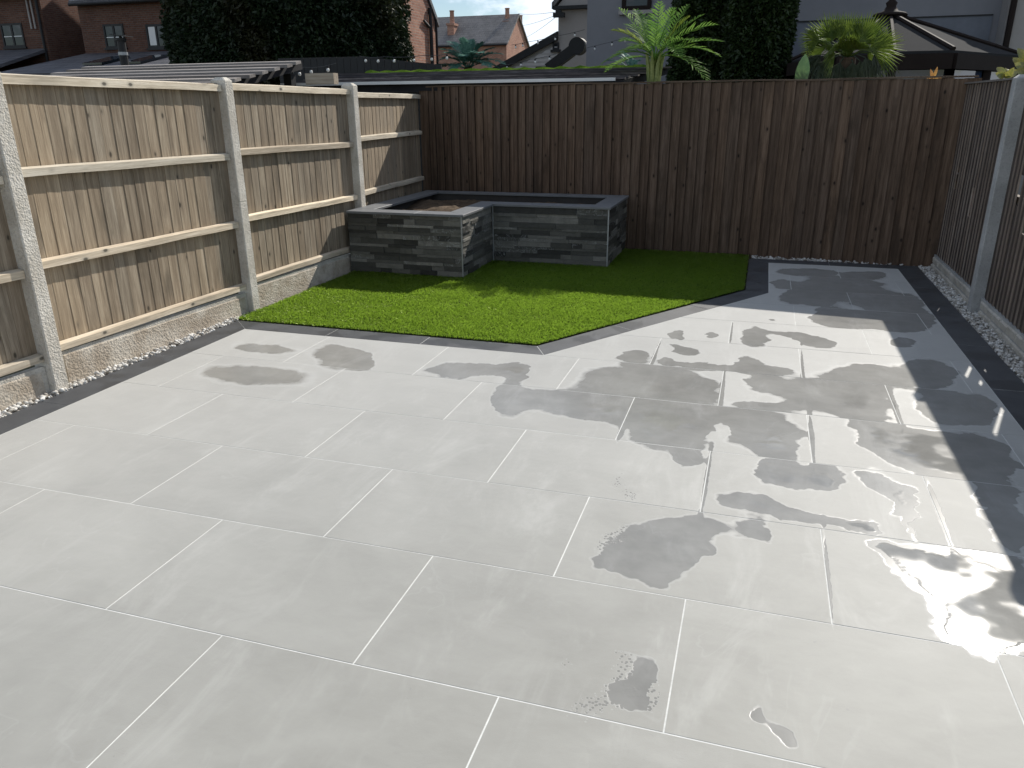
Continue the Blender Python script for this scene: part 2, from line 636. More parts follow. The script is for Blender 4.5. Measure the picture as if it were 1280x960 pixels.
def mat_brick(name, c1, c2, mortar, bw=0.225, bh=0.075):
    mt, t, out = newmat(name)
    p = t.pos()
    s = t.n('SeparateXYZ')
    t.put(s.inputs[0], p)
    cx = t.n('CombineXYZ')
    t.put(cx.inputs[0], t.math('ADD', s.outputs[0], s.outputs[1]))
    t.put(cx.inputs[1], s.outputs[2])
    b = t.n('TexBrick')
    t.put(b.inputs['Vector'], cx.outputs[0])
    t.put(b.inputs['Color1'], c1)
    t.put(b.inputs['Color2'], c2)
    t.put(b.inputs['Mortar'], mortar)
    b.inputs['Scale'].default_value = 1.0
    b.inputs['Brick Width'].default_value = bw
    b.inputs['Row Height'].default_value = bh
    b.inputs['Mortar Size'].default_value = 0.009
    b.inputs['Bias'].default_value = -0.1
    c = t.mix(t.rng(t.noise(p, 1.3, 5, 0.65), 0.35, 0.75, 0, 0.5), b.outputs['Color'], tuple(x * 0.55 for x in c1))
    c = t.mix(t.rng(t.noise(t.scale(cx.outputs[0], (4.4, 13.3, 1)), 1.0, 2, 0.6), 0.5, 0.75, 0, 0.5), c, tuple(x * 1.5 for x in c2))
    out(t.bsdf(c, 0.85, t.bump(b.outputs['Fac'], 0.5, -0.012), 0.2))
    return mt


def mat_slate(name, c1, c2, w_=0.25, h_=0.18, axis='y'):
    mt, t, out = newmat(name)
    p = t.pos()
    s = t.n('SeparateXYZ')
    t.put(s.inputs[0], p)
    cx = t.n('CombineXYZ')
    t.put(cx.inputs[0], s.outputs[0])
    t.put(cx.inputs[1], t.math('MULTIPLY', s.outputs[2], 1.6))
    b = t.n('TexBrick')
    t.put(b.inputs['Vector'], cx.outputs[0])
    t.put(b.inputs['Color1'], c1)
    t.put(b.inputs['Color2'], c2)
    t.put(b.inputs['Mortar'], tuple(x * 0.35 for x in c1))
    b.inputs['Scale'].default_value = 1.0
    b.inputs['Brick Width'].default_value = w_
    b.inputs['Row Height'].default_value = h_
    b.inputs['Mortar Size'].default_value = 0.012
    c = t.mix(t.rng(t.noise(p, 1.1, 5, 0.65), 0.4, 0.7, 0, 0.5), b.outputs['Color'], tuple(x * 1.35 for x in c2))
    out(t.bsdf(c, 0.6, t.bump(b.outputs['Fac'], 0.6, -0.02), 0.4))
    return mt


def mat_glass(name, tint=(0.02, 0.025, 0.03)):
    mt, t, out = newmat(name)
    p = t.pos()
    n1 = t.noise(p, 2.0, 2)
    out(t.bsdf(tint, 0.04, t.bump(n1, 0.12, 0.02), 0.45))
    return mt


M = {}
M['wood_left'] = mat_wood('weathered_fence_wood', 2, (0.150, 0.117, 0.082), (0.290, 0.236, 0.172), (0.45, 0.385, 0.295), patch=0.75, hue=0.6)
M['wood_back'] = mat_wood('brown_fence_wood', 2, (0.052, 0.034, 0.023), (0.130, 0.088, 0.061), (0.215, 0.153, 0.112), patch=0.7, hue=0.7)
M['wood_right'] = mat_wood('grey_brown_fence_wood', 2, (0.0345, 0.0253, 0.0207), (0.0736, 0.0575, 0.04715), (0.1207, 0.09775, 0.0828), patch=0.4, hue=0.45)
M['edge_back'] = mat_wood('shade_tone_edge', 2, (0.0204, 0.0136, 0.0085), (0.0442, 0.0289, 0.0187), (0.0765, 0.0544, 0.0374), knots=False)  # edge colour darkened to draw the shade lines between boards
M['edge_right'] = mat_wood('lit_tone_edge', 2, (0.161, 0.1288, 0.1058), (0.276, 0.2277, 0.1932), (0.4025, 0.345, 0.299), knots=False, hue=0.4)  # near-facing edges coloured paler than the boards for the light they catch
M['rail_y'] = mat_wood('sawn_rail_wood', 1, (0.308, 0.266, 0.203), (0.588, 0.525, 0.42), (0.784, 0.728, 0.616), patch=0.4)
M['cap_x'] = mat_wood('brown_cap_wood', 0, (0.042, 0.03, 0.0222), (0.084, 0.063, 0.048), (0.132, 0.108, 0.084), knots=False)
M['cap_y'] = mat_wood('grey_cap_wood', 1, (0.12, 0.1013, 0.0825), (0.2025, 0.1762, 0.15), (0.285, 0.255, 0.225), knots=False)
M['post'] = mat_concrete('pebbled_concrete', (0.54, 0.4968, 0.4266), (0.6912, 0.6534, 0.5832), 0.010, 0.75)
M['gface'] = mat_concrete('stained_rough_concrete', (0.40, 0.335, 0.26), (0.60, 0.545, 0.46), 0.010, 0.6)
M['gboard'] = mat_concrete('cast_concrete', (0.4536, 0.4212, 0.3618), (0.6048, 0.5724, 0.5076), 0.008, 0.9)
M['post_smooth'] = mat_concrete('smooth_concrete', (0.36, 0.36, 0.35), (0.46, 0.46, 0.45), 0.002, 1.0)
M['grout'] = mat_plain('pale_grout', (0.64, 0.64, 0.61), 0.85, 0.2, var=0.18, scale=12)
M['border'] = mat_border()
M['stone'] = mat_stone()
M['coping'] = mat_plain('grey_porcelain_coping', (0.17, 0.1742, 0.1785), 0.5, 0.4, var=0.15, scale=5)
M['trim'] = mat_plain('silver_corner_trim', (0.35, 0.36, 0.37), 0.45, 0.5, metal=0.6, var=0.1)
M['block'] = mat_plain('dark_blockwork', (0.06, 0.055, 0.05), 0.9, 0.2)
M['soil'] = mat_plain('dry_soil', (0.11, 0.080, 0.055), 0.95, 0.1, var=0.55, scale=14, bump=0.8)
M['twig'] = mat_plain('dry_twig', (0.25, 0.18, 0.12), 0.9, 0.2, var=0.3)
M['grass'] = mat_grass()
M['backing'] = mat_plain('turf_backing', (0.015, 0.0225, 0.006), 0.95, 0.1, var=0.3, scale=30)
M['gravel'] = mat_gravel()
M['earth'] = mat_plain('bare_earth', (0.10, 0.095, 0.06), 0.95, 0.1, var=0.35, scale=2, bump=0.5)
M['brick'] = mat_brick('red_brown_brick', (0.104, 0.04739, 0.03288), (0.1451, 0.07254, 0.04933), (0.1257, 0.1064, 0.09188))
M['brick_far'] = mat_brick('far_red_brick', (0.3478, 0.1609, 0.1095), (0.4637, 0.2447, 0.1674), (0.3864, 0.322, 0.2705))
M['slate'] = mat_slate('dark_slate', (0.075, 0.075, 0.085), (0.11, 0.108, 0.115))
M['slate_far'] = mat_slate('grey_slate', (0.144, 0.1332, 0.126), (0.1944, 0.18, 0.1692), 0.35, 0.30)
M['render_grey'] = mat_plain('grey_render', (0.225, 0.225, 0.24), 0.85, 0.2, var=0.08, scale=1.2)
M['render_cream'] = mat_plain('cream_render', (0.352, 0.328, 0.308), 0.85, 0.2, var=0.08, scale=1.5)
M['render_blue'] = mat_plain('blue_grey_render', (0.15, 0.1613, 0.1875), 0.7, 0.3, var=0.2, scale=1.6)
M['siding'] = mat_plain('pale_siding', (0.46, 0.44, 0.42), 0.6, 0.3, var=0.06)
M['black'] = mat_plain('black_paint', (0.012, 0.012, 0.013), 0.55, 0.4, var=0.3)
M['brownframe'] = mat_plain('dark_brown_frame', (0.022, 0.016, 0.014), 0.75, 0.12, var=0.2)
M['conroof'] = mat_plain('tinted_polycarbonate', (0.036, 0.036, 0.037), 0.95, 0.05, var=0.1, scale=2)
M['glass'] = mat_glass('window_glass')
M['glass_blue'] = mat_glass('blue_tinted_glass', (0.03, 0.05, 0.10))
M['blind'] = mat_plain('white_blind', (0.72, 0.72, 0.70), 0.8, 0.2, var=0.05)
M['slat'] = mat_wood('streaked_roof_board', 0, (0.018, 0.017, 0.020), (0.085, 0.080, 0.086), (0.30, 0.285, 0.29), knots=False, patch=0.8)
M['slat_pale'] = mat_wood('bleached_roof_slat', 0, (0.1364, 0.1302, 0.1302), (0.248, 0.2387, 0.2356), (0.3472, 0.3348, 0.3286), knots=False)
M['felt'] = mat_plain('dark_roof_felt', (0.0175, 0.0165, 0.018), 0.8, 0.3, var=0.4, scale=4)
M['moss'] = mat_leaf('moss', (0.06, 0.12, 0.015), (0.14, 0.22, 0.03), None, 0.2, 0.0)
M['timber'] = mat_wood('pale_beam', 0, (0.25, 0.21, 0.16), (0.42, 0.37, 0.30), (0.55, 0.5, 0.42), knots=False)
M['cable'] = mat_plain('cable', (0.05, 0.05, 0.05), 0.5)
M['bulb'] = mat_plain('frosted_bulb', (0.75, 0.74, 0.70), 0.25, 0.6, var=0.05)
M['conifer'] = mat_leaf('conifer_needles', (0.0104, 0.0221, 0.0091), (0.0221, 0.039, 0.013), (0.039, 0.026, 0.0117), 0.15, 0.03, 5.0)
M['cypress'] = mat_leaf('cypress_needles', (0.014, 0.0294, 0.0084), (0.035, 0.0595, 0.014), None, 0.2, 0.03, 5.0)
M['bark'] = mat_plain('bark', (0.09, 0.065, 0.045), 0.95, 0.1, var=0.4, scale=8, bump=0.8)
M['frond'] = mat_leaf('palm_frond', (0.1006, 0.2155, 0.0431), (0.2155, 0.3591, 0.07182), None, 0.45, 0.012, 5.0)
M['frond_yellow'] = mat_leaf('young_palm_frond', (0.184, 0.2484, 0.0368), (0.2944, 0.3496, 0.0644), None, 0.48, 0.012, 5.0)
M['frond_blue'] = mat_leaf('blue_green_frond', (0.048, 0.136, 0.104), (0.12, 0.248, 0.184), None, 0.25, 0.04, 5.0)
M['fan'] = mat_leaf('fan_palm_leaf', (0.075, 0.125, 0.018), (0.16, 0.22, 0.035), None, 0.40, 0.04, 5.0)
M['fan_dead'] = mat_leaf('old_fan_leaf', (0.030, 0.048, 0.026), (0.06, 0.075, 0.04), None, 0.15, 0.06, 5.0)
M['trunk_green'] = mat_leaf('pale_palm_stem', (0.20, 0.26, 0.07), (0.34, 0.38, 0.13), None, 0.1, 0.05, 7.0)
M['banana'] = mat_leaf('broad_leaf', (0.055, 0.12, 0.04), (0.10, 0.18, 0.06), None, 0.4, 0.06, 5.0)
M['croton'] = mat_leaf('yellow_green_leaf', (0.13, 0.16, 0.03), (0.30, 0.27, 0.06), None, 0.4, 0.08, 12.0)
M['orange_leaf'] = mat_leaf('orange_leaf', (0.35, 0.16, 0.04), (0.45, 0.26, 0.07), None, 0.4, 0.05, 12.0)

# ================================================================== THE SETTING
ground = MB().add([(-150, -60, -0.07), (150, -60, -0.07), (150, 260, -0.07), (-150, 260, -0.07)], [(0, 1, 2, 3)]).build('ground', M['earth'])
tag(ground, 'bare earth ground running under the gardens', kind='structure')

# ---- patio
XL, XR = -2.52, 2.375
SU, SV = 0.904, 0.604
Y5 = 5 * SV
YF = 11 * SV
DX0, DX1, DY1 = -0.237, 1.167, 5.25
J = 0.0044
REG_NEAR = [(XL, -1.9), (XR, -1.9), (XR, Y5), (XL, Y5)]
REG_FAR = [(DX0, Y5), (XR, Y5), (XR, YF), (DX1, YF), (DX1, DY1)]


def clip_rect(poly, x0, y0, x1, y1):
    def cl(ps, ins, inter):
        o_ = []
        for i in range(len(ps)):
            a, b = ps[i - 1], ps[i]
            if ins(b):
                if not ins(a):
                    o_.append(inter(a, b))
                o_.append(b)
            elif ins(a):
                o_.append(inter(a, b))
        return o_

    def ix(x):
        return lambda a, b: (x, a[1] + (b[1] - a[1]) * (x - a[0]) / (b[0] - a[0]))

    def iy(y):
        return lambda a, b: (a[0] + (b[0] - a[0]) * (y - a[1]) / (b[1] - a[1]), y)
    p = poly
    for ins, it in ((lambda q: q[0] >= x0, ix(x0)), (lambda q: q[0] <= x1, ix(x1)), (lambda q: q[1] >= y0, iy(y0)), (lambda q: q[1] <= y1, iy(y1))):
        if not p:
            return []
        p = cl(p, ins, it)
    o_ = []
    for q in p:
        if not o_ or (abs(q[0] - o_[-1][0]) + abs(q[1] - o_[-1][1])) > 1e-5:
            o_.append(q)
    if len(o_) > 1 and (abs(o_[0][0] - o_[-1][0]) + abs(o_[0][1] - o_[-1][1])) < 1e-5:
        o_.pop()
    return o_


def area(p):
    return 0.5 * sum(p[i - 1][0] * p[i][1] - p[i][0] * p[i - 1][1] for i in range(len(p)))


def inset(p, d):
    n = len(p)
    r_ = []
    for i in range(n):
        a, b, c = Vector(p[i - 1]), Vector(p[i]), Vector(p[(i + 1) % n])
        u = (b - a).normalized()
        v = (c - b).normalized()
        n1 = Vector((-u.y, u.x))
        n2 = Vector((-v.y, v.x))
        k = 1 + n1.dot(n2)
        r_.append(tuple(b + (n1 + n2) * (d / max(k, 0.2))))
    return r_


def slab_mesh(poly, z=0.0, thick=0.02, bev=0.0006):
    """poly CCW in local metres"""
    n = len(poly)
    top = inset(poly, bev)
    mb = MB()
    vs = [(x, y, z - thick) for x, y in poly] + [(x, y, z - bev) for x, y in poly] + [(x, y, z) for x, y in top]
    fs = [tuple(range(2 * n, 3 * n))]
    for k in (0, 1):
        fs += [(k * n + i, k * n + (i + 1) % n, (k + 1) * n + (i + 1) % n, (k + 1) * n + i) for i in range(n)]
    mb.add(vs, fs)
    return mb


# drying water, given as ellipses seen from the terrace door and laid on the ground
WET = []


def wet(x, y, rx, ry, ang=0.0, amp=1.0, tread=0):
    if not tread:
        rx, ry = rx * 1.07, ry * 1.07
    a = R(ang)
    c = gz(x, y)
    ax = ((rx * math.cos(a), rx * math.sin(a)), (-ry * math.sin(a), ry * math.cos(a)))
    cols = []
    for (dx, dy) in ax:
        d = (gz(x + dx, y + dy) - gz(x - dx, y - dy)) * 0.5
        cols.append((d.x, d.y))
    (a11, a21), (a12, a22) = cols
    det = a11 * a22 - a12 * a21
    WET.append((c.x, c.y, a22 / det, -a12 / det, -a21 / det, a11 / det, amp, tread, max(math.hypot(a11, a21), math.hypot(a12, a22))))


def zoomed(ox, oy, s, items):
    for it in items:
        x, y, rx, ry = it[:4]
        wet(ox + x * s, oy + y * s, rx * s, ry * s, *it[4:])


S = 0.34375
zoomed(840, 380, S, [
    (300, 118, 50, 32), (430, 112, 46, 9, 8), (530, 140, 65, 20, 12), (140, 112, 20, 9), (25, 108, 26, 16),
    (365, 55, 12, 4),
    (45, 165, 45, 14, 15), (280, 215, 42, 20), (340, 236, 72, 11, 8), (150, 228, 110, 8, 5),
    (30, 300, 130, 56, 5), (330, 285, 56, 25, 10), (540, 325, 130, 52, 6), (700, 350, 78, 50, 8), (340, 372, 76, 9, 2),
    (40, 440, 130, 62, 6), (330, 445, 120, 52, 4), (370, 505, 60, 30), (165, 462, 34, 26, 0, -0.9), (40, 455, 24, 9, 0, -0.8),
    (720, 255, 120, 30, 8), (940, 250, 90, 45, 8), (760, 470, 90, 36, 20), (880, 525, 140, 55, 10), (1000, 540, 120, 60, 10), (1120, 560, 100, 60),
    (1000, 380, 100, 45, 5), (1090, 385, 80, 40), (640, 66, 90, 18, 5), (820, 45, 90, 26, 5), (840, 140, 42, 18),
    (460, 632, 120, 34, 3), (390, 590, 56, 34), (555, 622, 42, 28), (280, 718, 100, 24, 10), (480, 772, 170, 20, 9), (680, 797, 42, 11),
    (760, 645, 80, 28, 25), (845, 720, 40, 46, 40), (890, 800, 18, 34), (80, 820, 120, 44), (30, 900, 64, 34), (140, 895, 36, 16),
    (305, 822, 44, 30, 25), (60, 560, 36, 30),
    (1180, 690, 60, 70), (1240, 830, 60, 60)])
zoomed(840, 630, S, [
    (800, 162, 80, 18, 15, 1.3), (960, 235, 150, 46, 22, 2.0), (1120, 310, 150, 90, 10, 2.3), (1120, 470, 95, 46, 18, 2.2), (1230, 420, 90, 80, 0, 2.0),
    (320, 745, 34, 28, 40), (400, 840, 52, 44, 50)])
zoomed(400, 630, S, [
    (1160, 620, 36, 76), (1110, 715, 54, 40), (1180, 130, 100, 44), (1090, 222, 84, 34), (1240, 250, 80, 46),
    (980, 735, 62, 52, 0, 1.2, 1), (1090, 590, 40, 60, 0, 1.2, 1), (910, 605, 24, 34, 0, 1.2, 1), (1080, 130, 40, 44, 0, 1.2, 1), (1215, 710, 34, 40, 0, 1.2, 1)])
zoomed(400, 380, S, [
    (480, 243, 96, 26), (640, 236, 80, 16), (718, 246, 32, 26), (60, 182, 64, 36), (150, 205, 48, 26), (690, 342, 50, 46), (890, 360, 140, 40, 8), (1040, 385, 64, 26),
    (1140, 186, 56, 22), (1265, 208, 24, 12), (1220, 430, 80, 64), (1120, 280, 150, 46, 4),
    (1120, 690, 40, 34, 0, 1.2, 1), (1085, 640, 26, 14, 0, 1.2, 1)])
zoomed(0, 380, S, [(960, 162, 120, 20, 3, 0.75), (920, 258, 220, 42, 4, 0.75)])
zoomed(900, 300, 0.21875, [(480, 180, 150, 18), (850, 198, 100, 14), (690, 250, 220, 38), (350, 250, 46, 18), (500, 332, 150, 38), (980, 352, 170, 46), (740, 445, 150, 34), (640, 410, 60, 20), (1080, 470, 110, 40)])

# damp held along the joints, towards the sunny side
for (xa, ya, xb, yb_, hw) in [(1038.7, 778.8, 1027.3, 660.8, 3.2), (874.4, 637, 886.4, 564.6, 3.4), (1015.3, 578.3, 1010.2, 520, 3.0), (1188.9, 685.3, 1156.3, 598.3, 4.5), (771.3, 547.8, 790.2, 497.6, 3.0),
                              (898.4, 507.2, 903.6, 464.2, 2.0), (1125.3, 531.2, 1106.4, 482, 2.6), (1001.6, 471, 999.8, 436.7, 1.8), (812.5, 455, 824.5, 423, 1.6), (910.5, 428.1, 913.9, 401.3, 1.4)]:
    wet((xa + xb) / 2 + 2, (ya + yb_) / 2, math.hypot(xb - xa, yb_ - ya) * 0.44, hw * 0.85, math.degrees(math.atan2(yb_ - ya, xb - xa)), 1.0, 2)

patio = empty('patio')
tag(patio, 'pale grey porcelain patio with charcoal border and drying water patches', kind='structure')

full_mesh = None
plain_mat = mat_slab('porcelain_dry', [])
nsl = 0
for v in range(-3, 11):
    y0, y1 = v * SV, (v + 1) * SV
    sh = 0.0 if v % 2 == 0 else 0.5
    for k in range(-5, 5):
        x0, x1 = (k + sh) * SU, (k + 1 + sh) * SU
        p = clip_rect(REG_FAR if v >= 5 else REG_NEAR, x0, y0, x1, y1)
        if len(p) < 3 or abs(area(p)) < 0.004:
            continue
        if area(p) < 0:
            p = p[::-1]
        full = abs(area(p) - SU * SV) < 1e-4
        cx, cy = (x0 + x1) / 2, (y0 + y1) / 2
        near = [b[:8] for b in WET if x0 - b[8] * 1.3 < b[0] < x1 + b[8] * 1.3 and y0 - b[8] * 1.3 < b[1] < y1 + b[8] * 1.3]
        mt = mat_slab('porcelain_damp_%d' % nsl, near) if near else plain_mat
        loc = (cx, cy, random.uniform(-0.0002, 0.0003))
        q = inset([(a - cx, b - cy) for a, b in p], J / 2)
        if full and full_mesh is None:
            full_mesh = slab_mesh(q).mesh('paving_slab')
            full_mesh.materials.append(plain_mat)
        if full:
            o = bpy.data.objects.new('paving_slab', full_mesh)
            col.objects.link(o)
            o.parent = patio
            o.location = loc
            if mt is not plain_mat:
                o.material_slots[0].link = 'OBJECT'
                o.material_slots[0].material = mt
        else:
            o = slab_mesh(q).build('paving_slab', mt, patio)
            o.location = loc
        o.rotation_euler = (random.gauss(0, 0.0003), random.gauss(0, 0.0003), 0)
        nsl += 1


def border_slab(p):
    if area(p) < 0:
        p = p[::-1]
    cx = sum(a for a, b in p) / len(p)
    cy = sum(b for a, b in p) / len(p)
    o = slab_mesh(inset([(a - cx, b - cy) for a, b in p], 0.0013)).build('border_slab', M['border'], patio)
    o.location = (cx, cy, random.uniform(-0.0005, 0.001))
    return o


# left strip (mitred at the lawn corner), front strip, diagonal, column, back, right
BL0 = XL - 0.195
ys = [-1.9, -1.28, -0.38, 0.52, 1.42, 2.32]
for a, b in zip(ys[:-1], ys[1:]):
    border_slab([(BL0, a), (XL, a), (XL, b), (BL0, b)])
border_slab([(BL0, 2.32), (XL, 2.32), (XL, Y5), (BL0, Y5 + 0.185)])
xs = [XL, -1.85, -1.12, DX0]
dd = Vector((DX1 - DX0, DY1 - Y5)).normalized()
dn = Vector((-dd.y, dd.x)) * 0.19
LC = (-0.335, Y5 + 0.185)
border_slab([(XL, Y5), (-1.85, Y5), (-1.85, Y5 + 0.185), (BL0, Y5 + 0.185)])
border_slab([(-1.85, Y5), (-1.12, Y5), (-1.12, Y5 + 0.185), (-1.85, Y5 + 0.185)])
border_slab([(-1.12, Y5), (DX0, Y5), LC, (-1.12, Y5 + 0.185)])
dl = math.hypot(DX1 - DX0, DY1 - Y5)


def dpt(s, off):
    b = Vector((DX0, Y5)) + dd * s + dn * off
    return (b.x, b.y)


s_end_out = 2.47
border_slab([(DX0, Y5), dpt(0.88, 0), dpt(0.88, 1), LC])
border_slab([dpt(0.88, 0), dpt(1.78, 0), dpt(1.78, 1), dpt(0.88, 1)])
CXO = DX1 - 0.195
tt = (CXO - dpt(0, 1)[0]) / dd.x
border_slab([dpt(1.78, 0), (DX1, DY1), (CXO, dpt(tt, 1)[1]), dpt(1.78, 1)])
yk = dpt(tt, 1)[1]
border_slab([(CXO, yk), (DX1, DY1), (DX1, 5.95), (CXO, 5.95)])
border_slab([(CXO, 5.95), (DX1, 5.95), (DX1, YF), (CXO, YF + 0.19)])
border_slab([(DX1, YF), (1.75, YF), (1.75, YF + 0.19), (CXO, YF + 0.19)])
BR0 = XR + 0.205
border_slab([(1.75, YF), (XR, YF), (BR0, YF + 0.19), (1.75, YF + 0.19)])
border_slab([(XR, 5.82), (BR0, 5.82), (BR0, YF + 0.19), (XR, YF)])
yr = 5.82
while yr > -1.9:
    ya = max(-1.9, yr - 0.9)
    border_slab([(XR, ya), (BR0, ya), (BR0, yr), (XR, yr)])
    yr = ya

# jointing bed under all of it
MB().add([(x_, y_, -0.0008) for x_, y_ in [(BL0 + 0.003, -1.9), (BR0 - 0.003, -1.9), (BR0 - 0.003, YF + 0.187), (CXO + 0.003, YF + 0.187), (CXO + 0.003, yk - 0.002), (LC[0] + 0.002, LC[1] - 0.004), (BL0 + 0.003, Y5 + 0.182)]],
         [tuple(range(7))]).build('joint_bed', M['grout'], patio)


# ---- gravel strips
def pebbles(name, label, x0, y0, x1, y1, n, size, zb=-0.035, ztop=0.006):
    ico = bmesh.new()
    bmesh.ops.create_icosphere(ico, subdivisions=1, radius=1.0)
    iv = np.array([v.co[:] for v in ico.verts])
    iff = np.array([[v.index for v in f.verts] for f in ico.faces])
    ico.free()
    V, F = [], []
    for i in range(n):
        s = size * random.uniform(0.55, 1.25)
        pts = iv * (1 + rng.normal(0, 0.16, (len(iv), 1))) * np.array([s, s * random.uniform(0.65, 1.0), s * random.uniform(0.5, 0.8)])
        a = random.uniform(0, 6.28)
        b = random.uniform(-0.6, 0.6)
        ca, sa, cb, sb = math.cos(a), math.sin(a), math.cos(b), math.sin(b)
        pts = pts @ np.array([[1, 0, 0], [0, cb, sb], [0, -sb, cb]]) @ np.array([[ca, sa, 0], [-sa, ca, 0], [0, 0, 1]])
        pts += np.array([random.uniform(x0, x1), random.uniform(y0, y1), random.uniform(zb * 0.5, ztop)])
        F.append(iff + 12 * i)
        V.append(pts)
    V = np.concatenate(V)
    F = np.concatenate(F)
    nb = len(V)
    V = np.concatenate([V, np.array([[x0, y0, zb * 0.6], [x1, y0, zb * 0.6], [x1, y1, zb * 0.6], [x0, y1, zb * 0.6]])])
    F = np.concatenate([F, np.array([[nb, nb + 1, nb + 2], [nb, nb + 2, nb + 3]])])
    o = obj(name, np_mesh(name, V, F, 3), M['gravel'])
    tag(o, label, 'gravel', kind='stuff')


pebbles('gravel', 'white pebbles along the foot of the sunlit left fence', -2.80, -0.2, BL0 - 0.008, 3.30, 1500, 0.015, ztop=0.012)
pebbles('gravel', 'white pebbles between the charcoal border and the right fence', BR0 + 0.008, 0.2, 2.74, 6.86, 3800, 0.014)
pebbles('gravel', 'white pebbles along the foot of the back fence', 1.0, YF + 0.20, 2.72, 6.98, 620, 0.014, ztop=0.012)

# ---- lawn
PL = dict(x0=-2.765, y0=5.09, x1=-1.585, y1=5.96, x2=-0.377, yb=7.03)
LAWN = [(BL0 - 0.04, Y5 + 0.205), (LC[0] - 0.008, LC[1] + 0.018), (CXO - 0.016, yk + 0.018), (CXO - 0.016, 7.0), (-2.74, 7.0), (-2.74, 3.4)]


def in_poly(P, poly):
    x, y = P[:, 0], P[:, 1]
    c = np.zeros(len(P), bool)
    for i in range(len(poly)):
        (xa, ya), (xb, yb) = poly[i - 1], poly[i]
        t_ = ((ya > y) != (yb > y)) & (x < (xb - xa) * (y - ya) / ((yb - ya) + 1e-12) + xa)
        c ^= t_
    return c


def grass():
    n = 330000
    P = np.stack([rng.uniform(-2.78, 1.0, n), rng.uniform(3.15, 7.0, n)], -1)
    P = P[in_poly(P, LAWN)]
    hid = ((P[:, 0] < PL['x1'] - 0.01) & (P[:, 1] > PL['y0'] + 0.01)) | ((P[:, 0] < PL['x2'] - 0.01) & (P[:, 1] > PL['y1'] + 0.01))
    P = P[~hid]
    n = len(P)
    h = rng.uniform(0.011, 0.025, n) * (1 + 0.18 * np.sin(P[:, 0] * 9 + P[:, 1] * 4) * np.sin(P[:, 1] * 11 - P[:, 0] * 5))
    a = rng.uniform(0, 6.283, n)
    wd = rng.uniform(0.0016, 0.0030, n)
    lean = rng.normal(0, 0.008, (n, 2)) + np.array([0.004, -0.007])
    V = np.zeros((n, 4, 3))
    dx = np.stack([np.cos(a) * wd, np.sin(a) * wd], -1)
    V[:, 0, :2] = P - dx
    V[:, 1, :2] = P + dx
    V[:, 2, :2] = P + dx * 0.8 + lean * 0.45
    V[:, 2, 2] = h * 0.6
    V[:, 3, :2] = P + lean * 1.3
    V[:, 3, 2] = h
    V[:, :, 2] += 0.001
    b = np.arange(n)[:, None] * 4
    F = np.concatenate([b + np.array([[0, 1, 2]]), b + np.array([[0, 2, 3]])])
    V = V.reshape(-1, 3)
    nb = len(V)
    base = np.array([(x, y, 0.001) for x, y in LAWN])
    V = np.concatenate([V, base])
    tri = [[nb, nb + i, nb + i + 1] for i in range(1, len(LAWN) - 1)]
    F = np.concatenate([F, np.array(tri)])
    me = np_mesh('lawn', V, F, 3)
    o = obj('lawn', me, M['grass'])
    me.materials.append(M['backing'])
    for k in range(len(me.polygons) - len(tri), len(me.polygons)):
        me.polygons[k].material_index = 1
    tag(o, 'bright green artificial grass lawn edged by charcoal slabs', 'lawn', kind='stuff')


grass()


# ================================================================== FENCES
def feather_profile(W=0.125, thin=0.005, thick=0.018, lap=0.008):
    # (s along the fence, t outwards)
    return [(0, 0), (W, lap), (W, lap + thick), (0, thin)]


def board_mesh(name, W, z0, z1, sdir, tdir, notch=None, thick=0.018, mats=None, lap=0.008):
    """sdir, tdir unit 2D vectors"""
    pr = feather_profile(W, thick=thick, lap=lap)

    def ring(z, cut=0.0):
        r_ = []
        for (s, t_) in pr:
            if s == 0 and cut:
                s = cut
            r_.append((sdir[0] * s + tdir[0] * t_, sdir[1] * s + tdir[1] * t_, z))
        return r_
    mb = MB()
    zs = [(z0, 0)] + ([(notch[0] - 0.001, 0), (notch[0], notch[2]), (notch[1], notch[2]), (notch[1] + 0.001, 0)] if notch else []) + [(z1, 0)]
    n = len(zs)
    vs = []
    for z, c in zs:
        vs += ring(z, c)
    fs = [(3, 2, 1, 0), tuple(range(4 * (n - 1), 4 * n))]
    for i in range(n - 1):
        fs += [(4 * i + k, 4 * i + (k + 1) % 4, 4 * i + 4 + (k + 1) % 4, 4 * i + 4 + k) for k in range(4)]
    mb.add(vs, fs)
    me = mb.mesh(name)
    if mats:
        for q in mats:
            me.materials.append(q)
        for i in range(n - 1):
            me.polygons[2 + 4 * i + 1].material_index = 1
    return me


def post_mesh(w_, d_, h, name='post'):
    """concrete post with weathered top; local origin at base centre, w along fence (y), d across (x)"""
    b = 0.006
    mb = MB()

    def ring(a, c, z, k=b):
        a /= 2
        c /= 2
        return [(-c + k, -a, z), (c - k, -a, z), (c, -a + k, z), (c, a - k, z), (c - k, a, z), (-c + k, a, z), (-c, a - k, z), (-c, -a + k, z)]
    rings = [ring(w_, d_, -0.05), ring(w_, d_, h - 0.03), ring(w_ * 0.98, d_ * 0.98, h - 0.022), ring(w_ * 0.55, d_ * 0.55, h)]
    vs = sum(rings, [])
    fs = [tuple(range(8))[::-1], tuple(range(24, 32))]
    for i in range(3):
        fs += [(8 * i + k, 8 * i + (k + 1) % 8, 8 * i + 8 + (k + 1) % 8, 8 * i + 8 + k) for k in range(8)]
    mb.add(vs, fs)
    return mb.mesh(name)


# ---- left fence: rails towards us, boards on the far side
FX = -2.822                              # inner face of the boards
fl = empty('timber_fence', (FX, 3.5, 0))
tag(fl, 'sunlit weathered timber fence with rails and pebbled concrete posts on the left', 'fence')


def child(o, par):
    o.parent = par
    o.matrix_parent_inverse = Matrix.Translation(-par.location)
    return o


